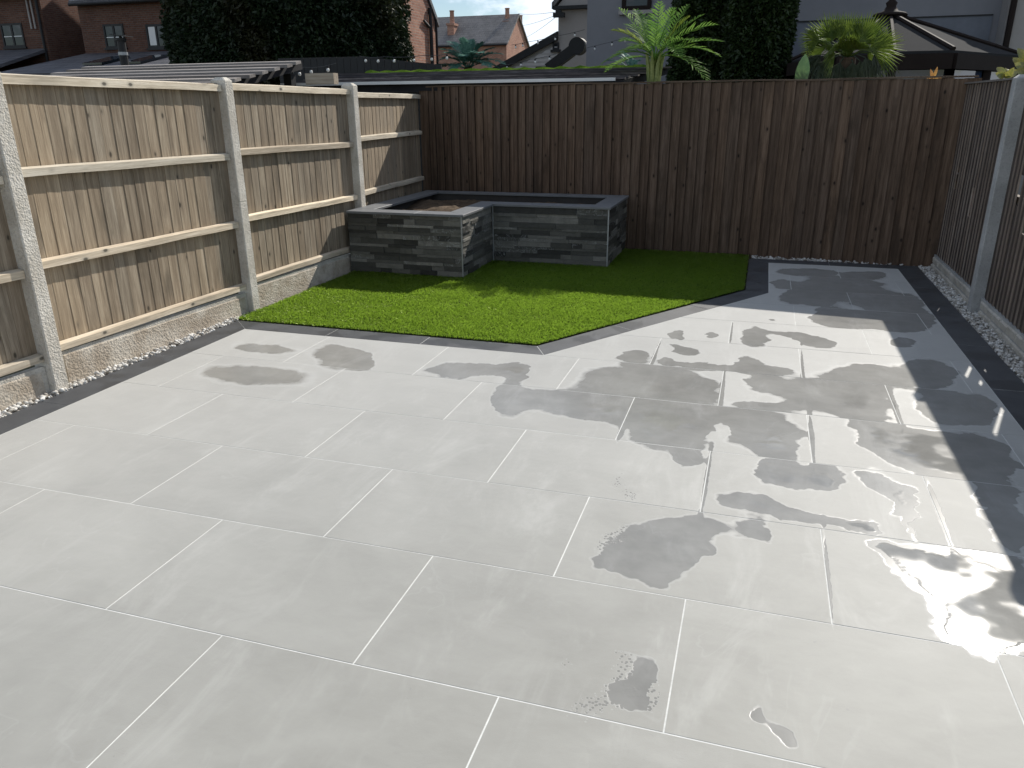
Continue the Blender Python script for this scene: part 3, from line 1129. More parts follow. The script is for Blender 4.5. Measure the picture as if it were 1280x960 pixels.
pm = post_mesh(0.095, 0.125, 1.745)
posts_y = [-0.29, 1.605, 3.50, 5.41]
for y in posts_y:
    o = obj('post', pm, M['post'])
    o.location = (FX + 0.012, y, 0)
    o.rotation_euler = (random.gauss(0, 0.004), random.gauss(0, 0.004), 0)
    child(o, fl)
pans = [(-0.235, 1.555, 0.0, 0), (1.655, 3.45, 0.0, 0), (3.55, 5.36, -0.004, 0), (5.46, 7.30, -0.045, 1)]
board_cache = {}
for (ya, yb, dz, short) in pans:
    before = set(fl.children)
    n = round((yb - ya) / 0.095)
    pitch = (yb - ya) / n
    key = (round(pitch, 4), short, dz)
    variants = [board_mesh('board', pitch + 0.024, 0.205 + random.uniform(0, 0.01), 1.702 + dz - random.uniform(0, 0.006), (0, 1), (-1, 0), lap=0.0022 + 0.0012 * _) for _ in range(3)]
    for i in range(n):
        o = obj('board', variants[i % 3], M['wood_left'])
        o.location = (FX - random.uniform(0, 0.0022), ya + i * pitch + random.uniform(-0.003, 0.003), 0)
        o.rotation_euler = (random.gauss(0, 0.0016), 0, random.gauss(0, 0.006))
        child(o, fl)
    L = yb - ya
    dr = 0.0 if short else -0.028
    rails = [(1.716, 0.052), (1.247, 0.054), (0.747, 0.053), (0.262, 0.05)]
    if short:
        rails = [(1.712, 0.050), (1.262, 0.052), (0.735, 0.052), (0.265, 0.05)]
    for k, (zt, hh) in enumerate(rails):
        zt += dz if k == 0 else 0
        za, zb_ = zt + random.uniform(-0.003, 0.003), zt + (dr if k else dr * 0.6)
        x0, x1 = FX + 0.0015, FX + 0.040
        if k == 0:
            x0 = FX - 0.03
        # sawn rail in short lengths along y so its face is not dead straight
        mb = MB()
        N = 6
        vs = []
        for q in range(N + 1):
            f = q / N
            y = ya + 0.002 + (L - 0.004) * f
            z = za + (zb_ - za) * f + (random.gauss(0, 0.0016) if 0 < q < N else 0)
            zlow = z - hh + random.gauss(0, 0.001)
            if k == 0:
                zlow_in = z - 0.014
                vs += [(x0, y, zlow_in + 0.002), (x1, y, zlow), (x1, y, z - 0.008), (x0, y, z + 0.001)]
            else:
                vs += [(x0, y, zlow), (x1, y, zlow + 0.004), (x1, y, z - 0.009), (x0, y, z)]
        fs = [(3, 2, 1, 0), tuple(range(4 * N, 4 * N + 4))]
        for q in range(N):
            fs += [(4 * q + i, 4 * q + (i + 1) % 4, 4 * q + 4 + (i + 1) % 4, 4 * q + 4 + i) for i in range(4)]
        mb.add(vs, fs)
        o = mb.build('rail', M['rail_y'])
        child(o, fl)
    # gravel board
    zt0, zt1 = (0.205, 0.158)
    x0, x1 = FX - 0.012, FX + 0.034
    mb = MB()
    mb.hexa([(x0, ya, -0.06), (x1, ya, -0.06), (x1, yb, -0.06), (x0, yb, -0.06), (x0, ya, zt0), (x1 - 0.006, ya, zt0), (x1 - 0.006, yb, zt1), (x0, yb, zt1)])
    child(mb.build('gravel_board', M['gboard']), fl)
    # rough cast face with a plain margin, stood on the board
    mb = MB()
    xf = x1 - 0.004
    mb.hexa([(xf, ya + 0.03, -0.05), (xf + 0.009, ya + 0.035, -0.05), (xf + 0.009, yb - 0.035, -0.05), (xf, yb - 0.03, -0.05),
             (xf, ya + 0.03, zt0 - 0.022), (xf + 0.004, ya + 0.035, zt0 - 0.028), (xf + 0.004, yb - 0.035, zt1 - 0.028), (xf, yb - 0.03, zt1 - 0.022)])
    child(mb.build('rough_face', M['gface']), fl)
    if short:                            # the last panel runs out to the corner at a slight angle
        piv = Vector((FX, 5.41, 0))
        rot = Matrix.Translation(piv) @ Matrix.Rotation(R(3.9), 4, 'Z') @ Matrix.Translation(-piv)
        for o in set(fl.children) - before:
            o.matrix_basis = rot @ o.matrix_basis

# ---- back fence: boards towards us
FY = 7.085                              # at x = 0; the fence runs at a slight angle
fb = empty('timber_fence', (0, FY, 0))
tag(fb, 'shaded dark brown vertical board fence across the back behind the planter', 'fence')
x = -2.96
variants = {}
i = 0
while x < 2.80:
    W = random.choice((0.098, 0.104, 0.110))
    tint = random.choice((0, 1, 2))
    key = (W, tint)
    if key not in variants:
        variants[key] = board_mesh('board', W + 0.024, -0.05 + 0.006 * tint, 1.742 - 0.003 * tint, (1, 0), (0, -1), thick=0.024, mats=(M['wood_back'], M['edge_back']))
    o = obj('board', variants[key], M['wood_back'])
    o.location = (x, FY + random.uniform(-0.0015, 0.0015), 0)
    o.rotation_euler = (0, random.gauss(0, 0.003), random.gauss(0, 0.012))
    child(o, fb)
    x += W
mb = MB()
N = 12
vs = []
for q in range(N + 1):
    xx = -2.96 + 5.78 * q / N
    z = 1.752 + random.gauss(0, 0.003) + 0.004 * (q / N)
    vs += [(xx, FY - 0.035, z - 0.012), (xx, FY + 0.035, z - 0.006), (xx, FY + 0.035, z + 0.006), (xx, FY - 0.035, z + 0.004)]
fs = [(3, 2, 1, 0), tuple(range(4 * N, 4 * N + 4))]
for q in range(N):
    fs += [(4 * q + k, 4 * q + (k + 1) % 4, 4 * q + 4 + (k + 1) % 4, 4 * q + 4 + k) for k in range(4)]
child(MB().add(vs, fs).build('capping', M['cap_x']), fb)
for zz in (0.32, 0.92, 1.52):
    child(MB().box(-2.94, FY + 0.0045, zz, 2.78, FY + 0.045, zz + 0.06).build('rail', M['cap_x']), fb)

fb.rotation_euler = (0, 0, math.atan(-0.088))

# ---- right fence: boards towards us, stone-faced gravel boards
RX = 2.735
fr = empty('timber_fence', (RX, 5.0, 0))
tag(fr, 'shaded grey-brown overlapping board fence on the right with smooth concrete post', 'fence')
pr_m = post_mesh(0.10, 0.11, 1.715)
for y in (5.02, 3.10, 1.18):
    o = obj('post', pr_m, M['post_smooth'])
    o.location = (RX - 0.030, y, 0)
    child(o, fr)
SLIT = {}
panels_r = [(5.075, 6.955), (3.155, 4.965), (1.235, 3.045)]
# slits between warped boards that let slivers of sun through, by panel and board
slits = {(0, 4): (0.78, 0.98), (0, 11): (0.62, 0.86), (1, 3): (0.86, 1.06), (1, 6): (0.7, 0.95), (1, 11): (0.85, 1.2)}
bm_r = {}
for pi, (ya, yb) in enumerate(panels_r):
    n = round((yb - ya) / 0.092)
    pitch = (yb - ya) / n
    for i in range(n):
        nt = slits.get((pi, i))
        if nt:
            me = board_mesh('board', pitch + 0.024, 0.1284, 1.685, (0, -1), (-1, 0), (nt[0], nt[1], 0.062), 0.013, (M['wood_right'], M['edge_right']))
        else:
            k = (pi, i % 3)
            if k not in bm_r:
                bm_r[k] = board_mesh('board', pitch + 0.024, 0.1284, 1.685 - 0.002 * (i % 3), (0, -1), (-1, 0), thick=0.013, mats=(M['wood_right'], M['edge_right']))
            me = bm_r[k]
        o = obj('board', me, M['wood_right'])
        o.location = (RX + random.uniform(-0.001, 0.001), yb - i * pitch, 0)
        o.rotation_euler = (random.gauss(0, 0.002), 0, random.gauss(0, 0.01))
        child(o, fr)
    child(MB().box(RX - 0.036, ya, 1.687, RX + 0.04, yb, 1.701).build('capping', M['cap_y']), fr)
    for zz in (0.3, 0.85, 1.45):
        child(MB().box(RX + 0.0045, ya, zz, RX + 0.045, yb, zz + 0.06).build('rail', M['cap_y']), fr)
    g = MB().box(RX - 0.028, ya + 0.002, -0.06, RX + 0.02, yb - 0.002, 0.128).build('gravel_board', M['post_smooth'])
    child(g, fr)
    y = ya + 0.03
    for row in (0, 1):
        y = ya + 0.04
        while y < yb - 0.06:
            l_ = min(random.uniform(0.10, 0.24), yb - 0.04 - y)
            z0, z1 = (-0.04, 0.040) if row == 0 else (0.046, 0.112)
            z1 += random.uniform(-0.006, 0.002)
            xa = RX - 0.0275
            d = random.uniform(0.007, 0.016)
            s = MB().hexa([(xa - d * 0.6, y + 0.008, z0 + 0.006), (xa, y, z0), (xa, y + l_ - 0.006, z0), (xa - d * 0.6, y + l_ - 0.014, z0 + 0.006),
                           (xa - d, y + 0.012, z1 - 0.012), (xa, y, z1), (xa, y + l_ - 0.006, z1), (xa - d, y + l_ - 0.016, z1 - 0.010)]).build('stone', M['gboard'])
            s.parent = g
            y += l_

# ================================================================== PLANTER
pl = empty('raised_planter', (-1.6, 5.5, 0))
tag(pl, 'L-shaped raised planter clad in stacked grey slate with porcelain coping', 'planter')
HW = 0.572
core_t = 0.10
x0, x1, x2, y0, y1, yb = PL['x0'], PL['x1'], PL['x2'], PL['y0'], PL['y1'], PL['yb']
mb = MB()
g_ = 0.012
# block walls behind the cladding
mb.box(x0, y0 + g_, 0, x1 - g_, y0 + 0.14, HW)
mb.box(x1 - 0.14, y0 + 0.1405, 0, x1 - g_, y1 + 0.14, HW)
mb.box(x1 - g_ + 0.0005, y1 + g_, 0, x2 - g_, y1 + 0.14, HW)
mb.box(x2 - 0.14, y1 + 0.1405, 0, x2 - g_, yb, HW)
mb.box(x0, y0 + 0.1405, 0, x0 + 0.12, yb, HW)
mb.box(x0 + 0.1205, yb - 0.12, 0, x2 - 0.1405, yb, HW)
child(mb.build('wall_core', M['block']), pl)
unit = MB().box(-0.5, -0.5, -0.5, 0.5, 0.5, 0.5).mesh('stone')


def clad(ax, fixed, a, b, outward):
    """ax 'x': runs along x at y=fixed facing -y; 'y': along y at x=fixed facing +x"""
    z = 0.0
    bands = [0.105, 0.155, 0.155, 0.155]
    for bh in bands:
        # split the band in layers
        hs = random.choice([(0.36, 0.22, 0.42), (0.20, 0.30, 0.16, 0.34), (0.18, 0.34, 0.30, 0.18), (0.27, 0.16, 0.33, 0.24)]) if bh > 0.12 else random.choice([(0.55, 0.45), (0.4, 0.6)])
        zz = z
        for h in hs:
            hh = h * bh
            s = a
            while s < b - 1e-4:
                l_ = random.choice((0.12, 0.18, 0.24, 0.30, 0.38, 0.46)) * random.uniform(0.9, 1.1)
                if b - s - l_ < 0.06:
                    l_ = b - s
                d = random.choice((0.006, 0.010, 0.014, 0.018))
                o = obj('stone', unit, M['stone'])
                c = s + l_ / 2
                if ax == 'x':
                    o.location = (c, fixed + 0.012 - d / 2 - 0.0004, zz + hh / 2 + 0.001)
                    o.scale = (l_ - 0.0015, d, hh - 0.0015)
                else:
                    o.location = (fixed - 0.012 + d / 2 + 0.0004, c, zz + hh / 2 + 0.001)
                    o.scale = (d, l_ - 0.0015, hh - 0.0015)
                child(o, pl)
                s += l_
            zz += hh
        z += bh


clad('x', y0, x0 + 0.002, x1 - 0.010, -1)
clad('y', x1, y0 + 0.010, y1 - 0.003, 1)
clad('x', y1, x1 + 0.014, x2 - 0.010, -1)
clad('y', x2, y1 + 0.010, yb, 1)
for (xx, yy) in ((x1 - 0.004, y0 + 0.004), (x1 + 0.008, y1 + 0.004), (x2 - 0.004, y1 + 0.004)):
    child(MB().box(xx - 0.005, yy - 0.008, 0.0, xx + 0.007, yy + 0.004, HW).build('corner_trim', M['trim']), pl)
# coping slabs: 200 wide, 20 thick, 20 overhang
CW, OV, Z0, Z1 = 0.20, 0.022, HW + 0.001, HW + 0.022


def cop(poly):
    if area(poly) < 0:
        poly = poly[::-1]
    p = inset(poly, 0.001)
    o = slab_mesh(p, Z1, Z1 - Z0, 0.0015).build('coping', M['coping'])
    child(o, pl)


ex, ey = x0 - 0.0, y0 - OV
cop([(ex, ey), (-2.05, ey), (-2.05, ey + CW), (ex, ey + CW)])
cop([(-2.05, ey), (x1 + OV, ey), (x1 + OV - CW, ey + CW), (-2.05, ey + CW)])
cop([(x1 + OV, ey), (x1 + OV, y1 - OV), (x1 + OV - CW, y1 - OV + CW), (x1 + OV - CW, ey + CW)])
cop([(x1 + OV, y1 - OV), (-0.95, y1 - OV), (-0.95, y1 - OV + CW), (x1 + OV - CW, y1 - OV + CW)])
cop([(-0.95, y1 - OV), (x2 + OV, y1 - OV), (x2 + OV - CW, y1 - OV + CW), (-0.95, y1 - OV + CW)])
cop([(x2 + OV, y1 - OV), (x2 + OV, yb), (x2 + OV - CW, yb - 0.14), (x2 + OV - CW, y1 - OV + CW)])
cop([(x2 + OV, yb), (-1.4, yb), (-1.4, yb - 0.14), (x2 + OV - CW, yb - 0.14)])
cop([(-1.4, yb), (ex, yb), (ex + CW, yb - 0.14), (-1.4, yb - 0.14)])
cop([(ex, yb), (ex, 6.0), (ex + CW, 6.0), (ex + CW, yb - 0.14)])
cop([(ex, 6.0), (ex, ey + CW), (ex + CW, ey + CW), (ex + CW, 6.0)])
# soil surface, heaped in the near arm
nx, ny = 60, 44
V, F = [], []
for j in range(ny + 1):
    for i in range(nx + 1):
        xx = x0 + 0.12 + (x2 - 0.16 - x0 - 0.12) * i / nx
        yy = y0 + 0.12 + (yb - 0.14 - y0 - 0.12) * j / ny
        hgt = 0.50 + 0.10 * math.exp(-(((xx + 2.02) / 0.34) ** 2 + ((yy - 5.62) / 0.28) ** 2)) + 0.03 * math.sin(xx * 7 + 1) * math.sin(yy * 6) + random.gauss(0, 0.008)
        V.append((xx, yy, hgt))
for j in range(ny):
    for i in range(nx):
        xx = x0 + 0.12 + (x2 - 0.16 - x0 - 0.12) * (i + 0.5) / nx
        yy = y0 + 0.12 + (yb - 0.14 - y0 - 0.12) * (j + 0.5) / ny
        if xx > x1 - 0.12 and yy < y1 + 0.1:
            continue
        a = j * (nx + 1) + i
        F.append((a, a + 1, a + nx + 2, a + nx + 1))
so_ = MB().add(V, F).build('soil', M['soil'], None, True)
child(so_, pl)
for i in range(16):
    c = Vector((random.uniform(-2.5, -0.8), random.uniform(6.2, 6.7), 0.50)) if i % 2 else Vector((random.uniform(-2.4, -1.8), random.uniform(5.5, 6.0), 0.53))
    d = Vector((random.uniform(-1, 1), random.uniform(-1, 1), random.uniform(-0.1, 0.5))).normalized() * random.uniform(0.05, 0.13)
    child(MB().tube([c - d, c + Vector((0, 0, 0.01)), c + d], [0.004, 0.003, 0.0015], 5).build('twig', M['twig']), pl)

# ================================================================== BEYOND THE FENCES
def bx(par, name, mat, x0, y0, z0, x1, y1, z1):
    o = MB().box(min(x0, x1), y0, min(z0, z1), max(x0, x1), y1, max(z0, z1)).build(name, mat)
    return child(o, par)


def window(par, px0, py0, px1, py1, Y, mull=1, glass='glass', frame='black', blind=False, fw=0.07, transom=False):
    """casement window on a wall whose face is at Y: frame proud, panes set back"""
    cx, cy = (px0 + px1) / 2, (py0 + py1) / 2
    xa, xb = at(px0, cy, Y).x, at(px1, cy, Y).x
    zt, zb = at(cx, py0, Y).z, at(cx, py1, Y).z
    win = MB()
    win.box(xa, Y - 0.035, zb, xa + fw, Y + 0.05, zt)
    win.box(xb - fw, Y - 0.035, zb, xb, Y + 0.05, zt)
    win.box(xa + fw, Y - 0.033, zb, xb - fw, Y + 0.05, zb + fw)
    win.box(xa + fw, Y - 0.033, zt - fw, xb - fw, Y + 0.05, zt)
    xs_ = [xa + fw + (xb - xa - 2 * fw) * k / (mull + 1) for k in range(mull + 2)]
    for q in xs_[1:-1]:
        win.box(q - fw * 0.6, Y - 0.031, zb + fw, q + fw * 0.6, Y + 0.05, zt - fw)
    wo_ = child(win.build('window', M[frame]), par)
    for k in range(mull + 1):
        p = MB().box(xs_[k], Y - 0.008, zb + fw, xs_[k + 1], Y + 0.002, zt - fw).build('pane', M[glass])
        p.parent = wo_
        if transom:
            zz = zb + (zt - zb) * 0.45
            b = MB().box(xs_[k] + 0.02, Y - 0.018, zz - 0.015, xs_[k + 1] - 0.02, Y - 0.009, zz + 0.015).build('glazing_bar', M['blind'])
            b.parent = wo_
        if blind and k == 0:
            b = MB().box(xs_[k] + 0.03, Y - 0.014, zb + fw + 0.03, xs_[k + 1] - 0.03, Y - 0.010, zt - fw - 0.02).build('blind', M['blind'])
            b.parent = wo_
    sill = MB().box(xa - 0.05, Y - 0.08, zb - 0.07, xb + 0.05, Y - 0.001, zb - 0.001).build('sill', M['render_cream'] if frame != 'black' else M[frame])
    sill.parent = wo_
    return wo_


def gable_x(par, X0, X1, Y0, Y1, ze, zr, wall, roof, over=0.25):
    """house with its ridge along x; gable ends at X0 and X1"""
    ym = (Y0 + Y1) / 2
    child(MB().prism([(X0, Y0, -0.05), (X0, Y1, -0.05), (X0, Y1, ze), (X0, ym, zr), (X0, Y0, ze)], (X1 - X0, 0, 0)).build('wall', M[wall]), par)
    s = (zr - ze) / (ym - Y0)
    th = 0.16
    for (ya, sg) in ((Y0, 1), (Y1, -1)):
        yo = ya - sg * over
        zo = ze - s * over
        ring = [(X0 - 0.15, yo, zo + 0.02), (X0 - 0.15, ym, zr + 0.02), (X0 - 0.15, ym, zr + th), (X0 - 0.15, yo, zo + th)]
        r_ = child(MB().prism(ring, (X1 - X0 + 0.3, 0, 0)).build('roof', M[roof]), par)
    gut = child(MB().tube([(X0 - 0.1, Y0 - over - 0.05, ze - s * over + 0.03), (X1 + 0.1, Y0 - over - 0.05, ze - s * over + 0.03)], 0.06, 8).build('gutter', M['black']), par)
    return gut


# ---- left brick houses
YA, YB = 25.2, 25.0
XA = at(63, 70, YA).x
zeA = at(30, -1, YA).z + 0.25
hA = empty('brick_house', (XA, YA, 0))
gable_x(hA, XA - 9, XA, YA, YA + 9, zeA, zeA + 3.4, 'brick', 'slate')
tag(hA, 'dark brick house at the far left edge with a black two-pane window', 'house')
window(hA, 3, 29, 30, 59, YA, 1, transom=True)
zf = at(20, 62, YA).z
xq = at(60, 66, YA).x
child(MB().prism([(xq, YA - 3.2, zf - 0.95), (xq, YA - 0.01, zf), (xq, YA - 0.01, zf - 0.12), (xq, YA - 3.2, zf - 1.07)], (-8, 0, 0)).build('extension_roof', M['slate']), hA)
child(MB().box(xq - 7.8, YA - 3.0, 0, xq - 0.1, YA - 0.02, zf - 1.1).build('extension_wall', M['brick']), hA)
a, b = at(52, 2, YA), at(66, 86, YA)
child(MB().tube([(XA - 0.12, YA - 0.08, zeA - 0.3), (XA - 0.12, YA - 0.08, 0.2)], 0.05, 8).build('downpipe', M['black']), hA)
for dx in (0.42, 0.62):
    child(MB().tube([(XA - dx, YA - 0.06, zeA - 0.3), (XA - dx, YA - 0.06, at(50, 36, YA).z)], 0.035, 6).build('waste_pipe', M['render_cream']), hA)

XB = at(106, 60, YB).x
zeB = at(150, 3, YB).z
hB = empty('brick_house', (XB, YB, 0))
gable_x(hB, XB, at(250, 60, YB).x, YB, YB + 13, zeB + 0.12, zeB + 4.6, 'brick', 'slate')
tag(hB, 'dark brick house with two windows beside the large conifer', 'house')
window(hB, 131, 30, 156, 60, YB, 1, transom=True)
window(hB, 184, 30, 209, 60, YB, 1, blind=True)
zf = at(140, 66, YB).z
xl = at(110, 70, YB).x
child(MB().prism([(xl - 1.4, YB - 3.4, zf - 0.85), (xl - 0.1, YB - 0.01, zf), (xl - 0.1, YB - 0.01, zf - 0.12), (xl - 1.4, YB - 3.4, zf - 0.97)], (9, 0, 0)).build('extension_roof', M['slate']), hB)
child(MB().box(xl - 0.9, YB - 3.2, 0, xl + 7.6, YB - 0.02, zf - 1.0).build('extension_wall', M['brick']), hB)
for (px, wpx) in ((128, 24), (178, 20)):
    yw0, yw1 = YB - 2.3, YB - 1.2

    def rz(y):
        return zf - 0.85 + 0.85 * (y - (YB - 3.4)) / 3.39 + 0.02
    xa, xb = at(px - wpx / 2, 78, YB - 1.8).x, at(px + wpx / 2, 78, YB - 1.8).x
    child(MB().hexa([(xa, yw0, rz(yw0)), (xb, yw0, rz(yw0)), (xb + 0.3, yw1, rz(yw1)), (xa + 0.3, yw1, rz(yw1)), (xa, yw0, rz(yw0) + 0.07), (xb, yw0, rz(yw0) + 0.07), (xb + 0.3, yw1, rz(yw1) + 0.07), (xa + 0.3, yw1, rz(yw1) + 0.07)]).build('roof_light', M['glass']), hB)

# ---- brick house right of the conifer
YE = 20.0
XE = at(498, 50, YE).x
hE = empty('brick_house', (XE, YE, 0))
YE2 = 22.75
zeE = at(546, 28, YE2).z
zE0 = at(500, -30, YE).z
tag(hE, 'brick house gable with black downpipe, lit from the right, behind the conifer', 'house')
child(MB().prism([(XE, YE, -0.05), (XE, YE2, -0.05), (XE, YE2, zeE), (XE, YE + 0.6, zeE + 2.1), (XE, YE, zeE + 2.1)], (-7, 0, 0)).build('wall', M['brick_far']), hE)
child(MB().prism([(XE + 0.07, YE2 + 0.15, zeE - 0.13), (XE + 0.07, YE + 0.6, zeE + 2.11), (XE + 0.07, YE + 0.6, zeE + 2.27), (XE + 0.07, YE2 + 0.15, zeE + 0.03)], (-7.3, 0, 0)).build('roof', M['slate']), hE)
child(MB().tube([(XE + 0.06, YE + 0.1, zE0), (XE + 0.06, YE + 0.1, 0.2)], 0.045, 8).build('downpipe', M['black']), hE)


def onE(px, py):   # point on the side wall x = XE
    d = ray(px, py)
    return CAM + d * ((XE - CAM.x) / d.x)


p1, p2 = onE(535, 10), onE(539, 76)
child(MB().tube([(XE + 0.06, p1.y, p1.z), (XE + 0.06, p1.y, 0.3)], 0.055, 8).build('downpipe', M['black']), hE)
p3 = onE(528, 26)
child(MB().tube([(XE + 0.05, p3.y, p3.z), (XE + 0.05, p1.y, p3.z - 0.16)], 0.04, 6).build('waste_pipe', M['black']), hE)
p4 = onE(545, 25)
child(MB().tube([(XE + 0.07, YE2 - 0.12, p4.z), (XE + 0.07, YE2 - 0.12, 0.3)], 0.04, 6).build('downpipe', M['black']), hE)

# ---- far house with slate roof
YFH = 60.0
hF = empty('brick_house', (at(600, 60, YFH).x, YFH, 0))
tag(hF, 'distant brick house with grey slate roof and tall chimneys', 'house')
XF1 = at(633, 56, YFH).x
XF0 = XF1 - 15
zeF = at(600, 55, YFH).z
dF = 6.0
zrF = at(590, 22.5, YFH + dF / 2).z
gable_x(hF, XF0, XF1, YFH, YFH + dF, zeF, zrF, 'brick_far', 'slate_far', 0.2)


def chimney(px, pyt, wpx, Y, zbase, pots=1):
    x = at(px, 30, Y).x
    wv = abs(at(px + wpx, 30, Y).x - at(px, 30, Y).x) / 2
    zt = at(px, pyt, Y).z
    zs = zt - 0.95
    c = MB().box(x - wv, Y - 0.35, zbase, x + wv, Y + 0.45, zs - 0.16)
    c.box(x - wv - 0.07, Y - 0.42, zs - 0.1595, x + wv + 0.07, Y + 0.52, zs)
    ch = child(c.build('chimney', M['brick_far']), hF)
    for k in range(pots):
        po = MB().lathe((x + (k - (pots - 1) / 2) * wv * 1.1, Y + 0.05, zs + 0.0005), [(0.22, 0), (0.19, 0.1), (0.17, 0.85), (0.21, 0.9), (0.2, 0.95)], 10).build('chimney_pot', M['brick_far'])
        po.parent = ch


chimney(565, 13, 8, YFH + 1.2, zeF - 0.2)
chimney(634, 10, 6, YFH + 2.6, zeF)
chimney(648.5, 19, 6, YFH + 5.2, zeF - 2, 2)

# ---- cream rendered house with lean-to
YC = 22.0
hC = empty('rendered_house', (at(715, 60, YC).x, YC, 0))
tag(hC, 'cream rendered house with white weatherboarded lean-to under a black sloping verge', 'house')
xa, xb = at(697.5, 60, YC).x, at(760, 60, YC).x
ztop = at(715, 12, YC).z
child(MB().box(xa, YC, -0.05, xb, YC + 7, ztop).build('wall', M['render_cream']), hC)
child(MB().box(xa - 0.12, YC - 0.2, ztop + 0.001, xb, YC - 0.001, ztop + 0.09).build('gutter', M['black']), hC)
child(MB().prism([(xa + 0.0, YC - 0.1, ztop + 0.1), (xa + 2.6, YC - 0.1, ztop + 2.9), (xb + 1, YC - 0.1, ztop + 2.9), (xb + 1, YC - 0.1, ztop + 0.1)], (0, 7, 0)).build('upper_wall', M['render_cream']), hC)
child(MB().prism([(xa - 0.15, YC - 0.2, ztop + 0.02), (xa + 2.6, YC - 0.2, ztop + 2.98), (xa + 2.6, YC - 0.2, ztop + 3.14), (xa - 0.15, YC - 0.2, ztop + 0.18)], (0, 7.3, 0)).build('roof', M['slate_far']), hC)
cz0, cz1 = at(700, 22, YC).z, at(700, 9, YC).z
cx_ = at(700.5, 16, YC).x
cc_ = child(MB().box(cx_ - 0.07, YC - 0.3, cz0, cx_ + 0.09, YC - 0.21, cz1 - 0.1).box(cx_ - 0.13, YC - 0.36, cz0 - 0.02, cx_ + 0.19, YC - 0.205, cz0 + 0.1).build('chimney', M['black']), hC)
v0, v1 = at(622, 82, YC), at(698, 39, YC)
xL0, xL1 = v0.x, xa - 0.002
sl = (v1.z - v0.z) / (v1.x - v0.x)


def vz(x):
    return v0.z + sl * (x - v0.x)


child(MB().prism([(xL0, YC + 0.02, -0.05), (xL1, YC + 0.02, -0.05), (xL1, YC + 0.02, vz(xL1) - 0.12), (xL0, YC + 0.02, vz(xL0) - 0.12)], (0, 5, 0)).build('lean_to_wall', M['render_cream']), hC)
child(MB().prism([(xL0 - 0.2, YC - 0.1, vz(xL0 - 0.2) - 0.20), (xL1, YC - 0.1, vz(xL1) - 0.22), (xL1, YC - 0.1, vz(xL1)), (xL0 - 0.2, YC - 0.1, vz(xL0 - 0.2))], (0, 0.1, 0)).build('verge_board', M['black']), hC)
child(MB().prism([(xL0 - 0.2, YC + 0.001, vz(xL0 - 0.2) - 0.1), (xL1, YC + 0.001, vz(xL1) - 0.1), (xL1, YC + 0.001, vz(xL1)), (xL0 - 0.2, YC + 0.001, vz(xL0 - 0.2))], (0, 5.2, 0)).build('lean_to_roof', M['slate']), hC)
zz = at(670, 84, YC).z - 0.5
while zz < vz(xL1) - 0.45:
    xs0 = max(xL0, v0.x + (zz + 0.36 - v0.z) / sl)
    if xs0 < xL1 - 0.05:
        child(MB().hexa([(xs0, YC - 0.022, zz), (xL1, YC - 0.022, zz), (xL1, YC + 0.018, zz), (xs0, YC + 0.018, zz), (xs0 + 0.12, YC - 0.004, zz + 0.104), (xL1, YC - 0.004, zz + 0.104), (xL1, YC + 0.018, zz + 0.104), (xs0 + 0.12, YC + 0.018, zz + 0.104)]).build('siding_board', M['siding']), hC)
    zz += 0.107
window(hC, 691, 53, 699, 62, YC, 0, fw=0.05)

# ---- grey rendered house across the back right
YD = 15.0
hD = empty('rendered_house', (1.0, YD, 0))
tag(hD, 'tall grey rendered house wall behind the palms and conservatory', 'house')
xa, xb = at(733, 60, YD).x, at(1246, 40, YD).x
child(MB().box(xa, YD, -0.05, xb, YD + 5, 5.3).build('wall', M['render_grey']), hD)
child(MB().prism([(xa - 0.2, YD - 0.3, 5.301), (xa - 0.2, YD + 5.2, 5.301), (xa - 0.2, YD + 2.5, 6.6)], (xb - xa + 3.5, 0, 0)).build('roof', M['slate']), hD)
window(hD, 778, -25, 815, 13, YD, 0, 'glass', 'brownframe', fw=0.08)
xp0, xp1 = at(985, 60, YD).x, at(1237, 40, YD).x
zp = at(1110, 24, YD).z
child(MB().box(xp0, YD - 0.03, 0.0, xp1, YD - 0.001, zp).build('lower_panel', M['render_blue']), hD)
child(MB().box(xp0, YD - 0.05, zp + 0.001, xp1, YD - 0.001, zp + 0.02).build('flashing', M['black']), hD)
xd = at(1251, 40, YD).x
child(MB().tube([(xd, YD - 0.5, 5.25), (xd, YD - 0.5, 0.1)], 0.05, 8).build('downpipe', M['brownframe']), hD)
child(MB().box(xb + 0.001, YD - 0.44, -0.05, xb + 3.2, YD + 5, 5.3).build('side_wall', M['render_cream']), hD)

# ---- black duct by the house corner
YG = 18.0
dk = empty('extractor_duct', at(724, 60, YG))
tag(dk, 'black round drum on a slanting black duct beside the grey house', 'duct')
c0 = at(723, 58, YG)
rad = abs(at(733, 58, YG).x - c0.x)
child(MB().prism([(c0.x + rad * math.cos(k * math.pi / 12), YG - 0.2, c0.z + rad * math.sin(k * math.pi / 12)) for k in range(24)], (0, 0.35, 0)).build('drum', M['black']), dk)
c1 = at(686, 86, YG)
nn = Vector((c0.x - c1.x, 0, c0.z - c1.z)).normalized()
pp = Vector((-nn.z, 0, nn.x)) * 0.12
ring = [Vector(c1) - pp, Vector((c0.x, YG, c0.z)) - pp, Vector((c0.x, YG, c0.z)) + pp, Vector(c1) + pp]
child(MB().prism([(p.x, YG - 0.14, p.z) for p in ring], (0, 0.22, 0)).build('arm', M['black']), dk)
child(MB().box(c1.x - 0.3, YG - 0.13, 0, c1.x + 0.12, YG + 0.07, c1.z + 0.05).build('base', M['black']), dk)

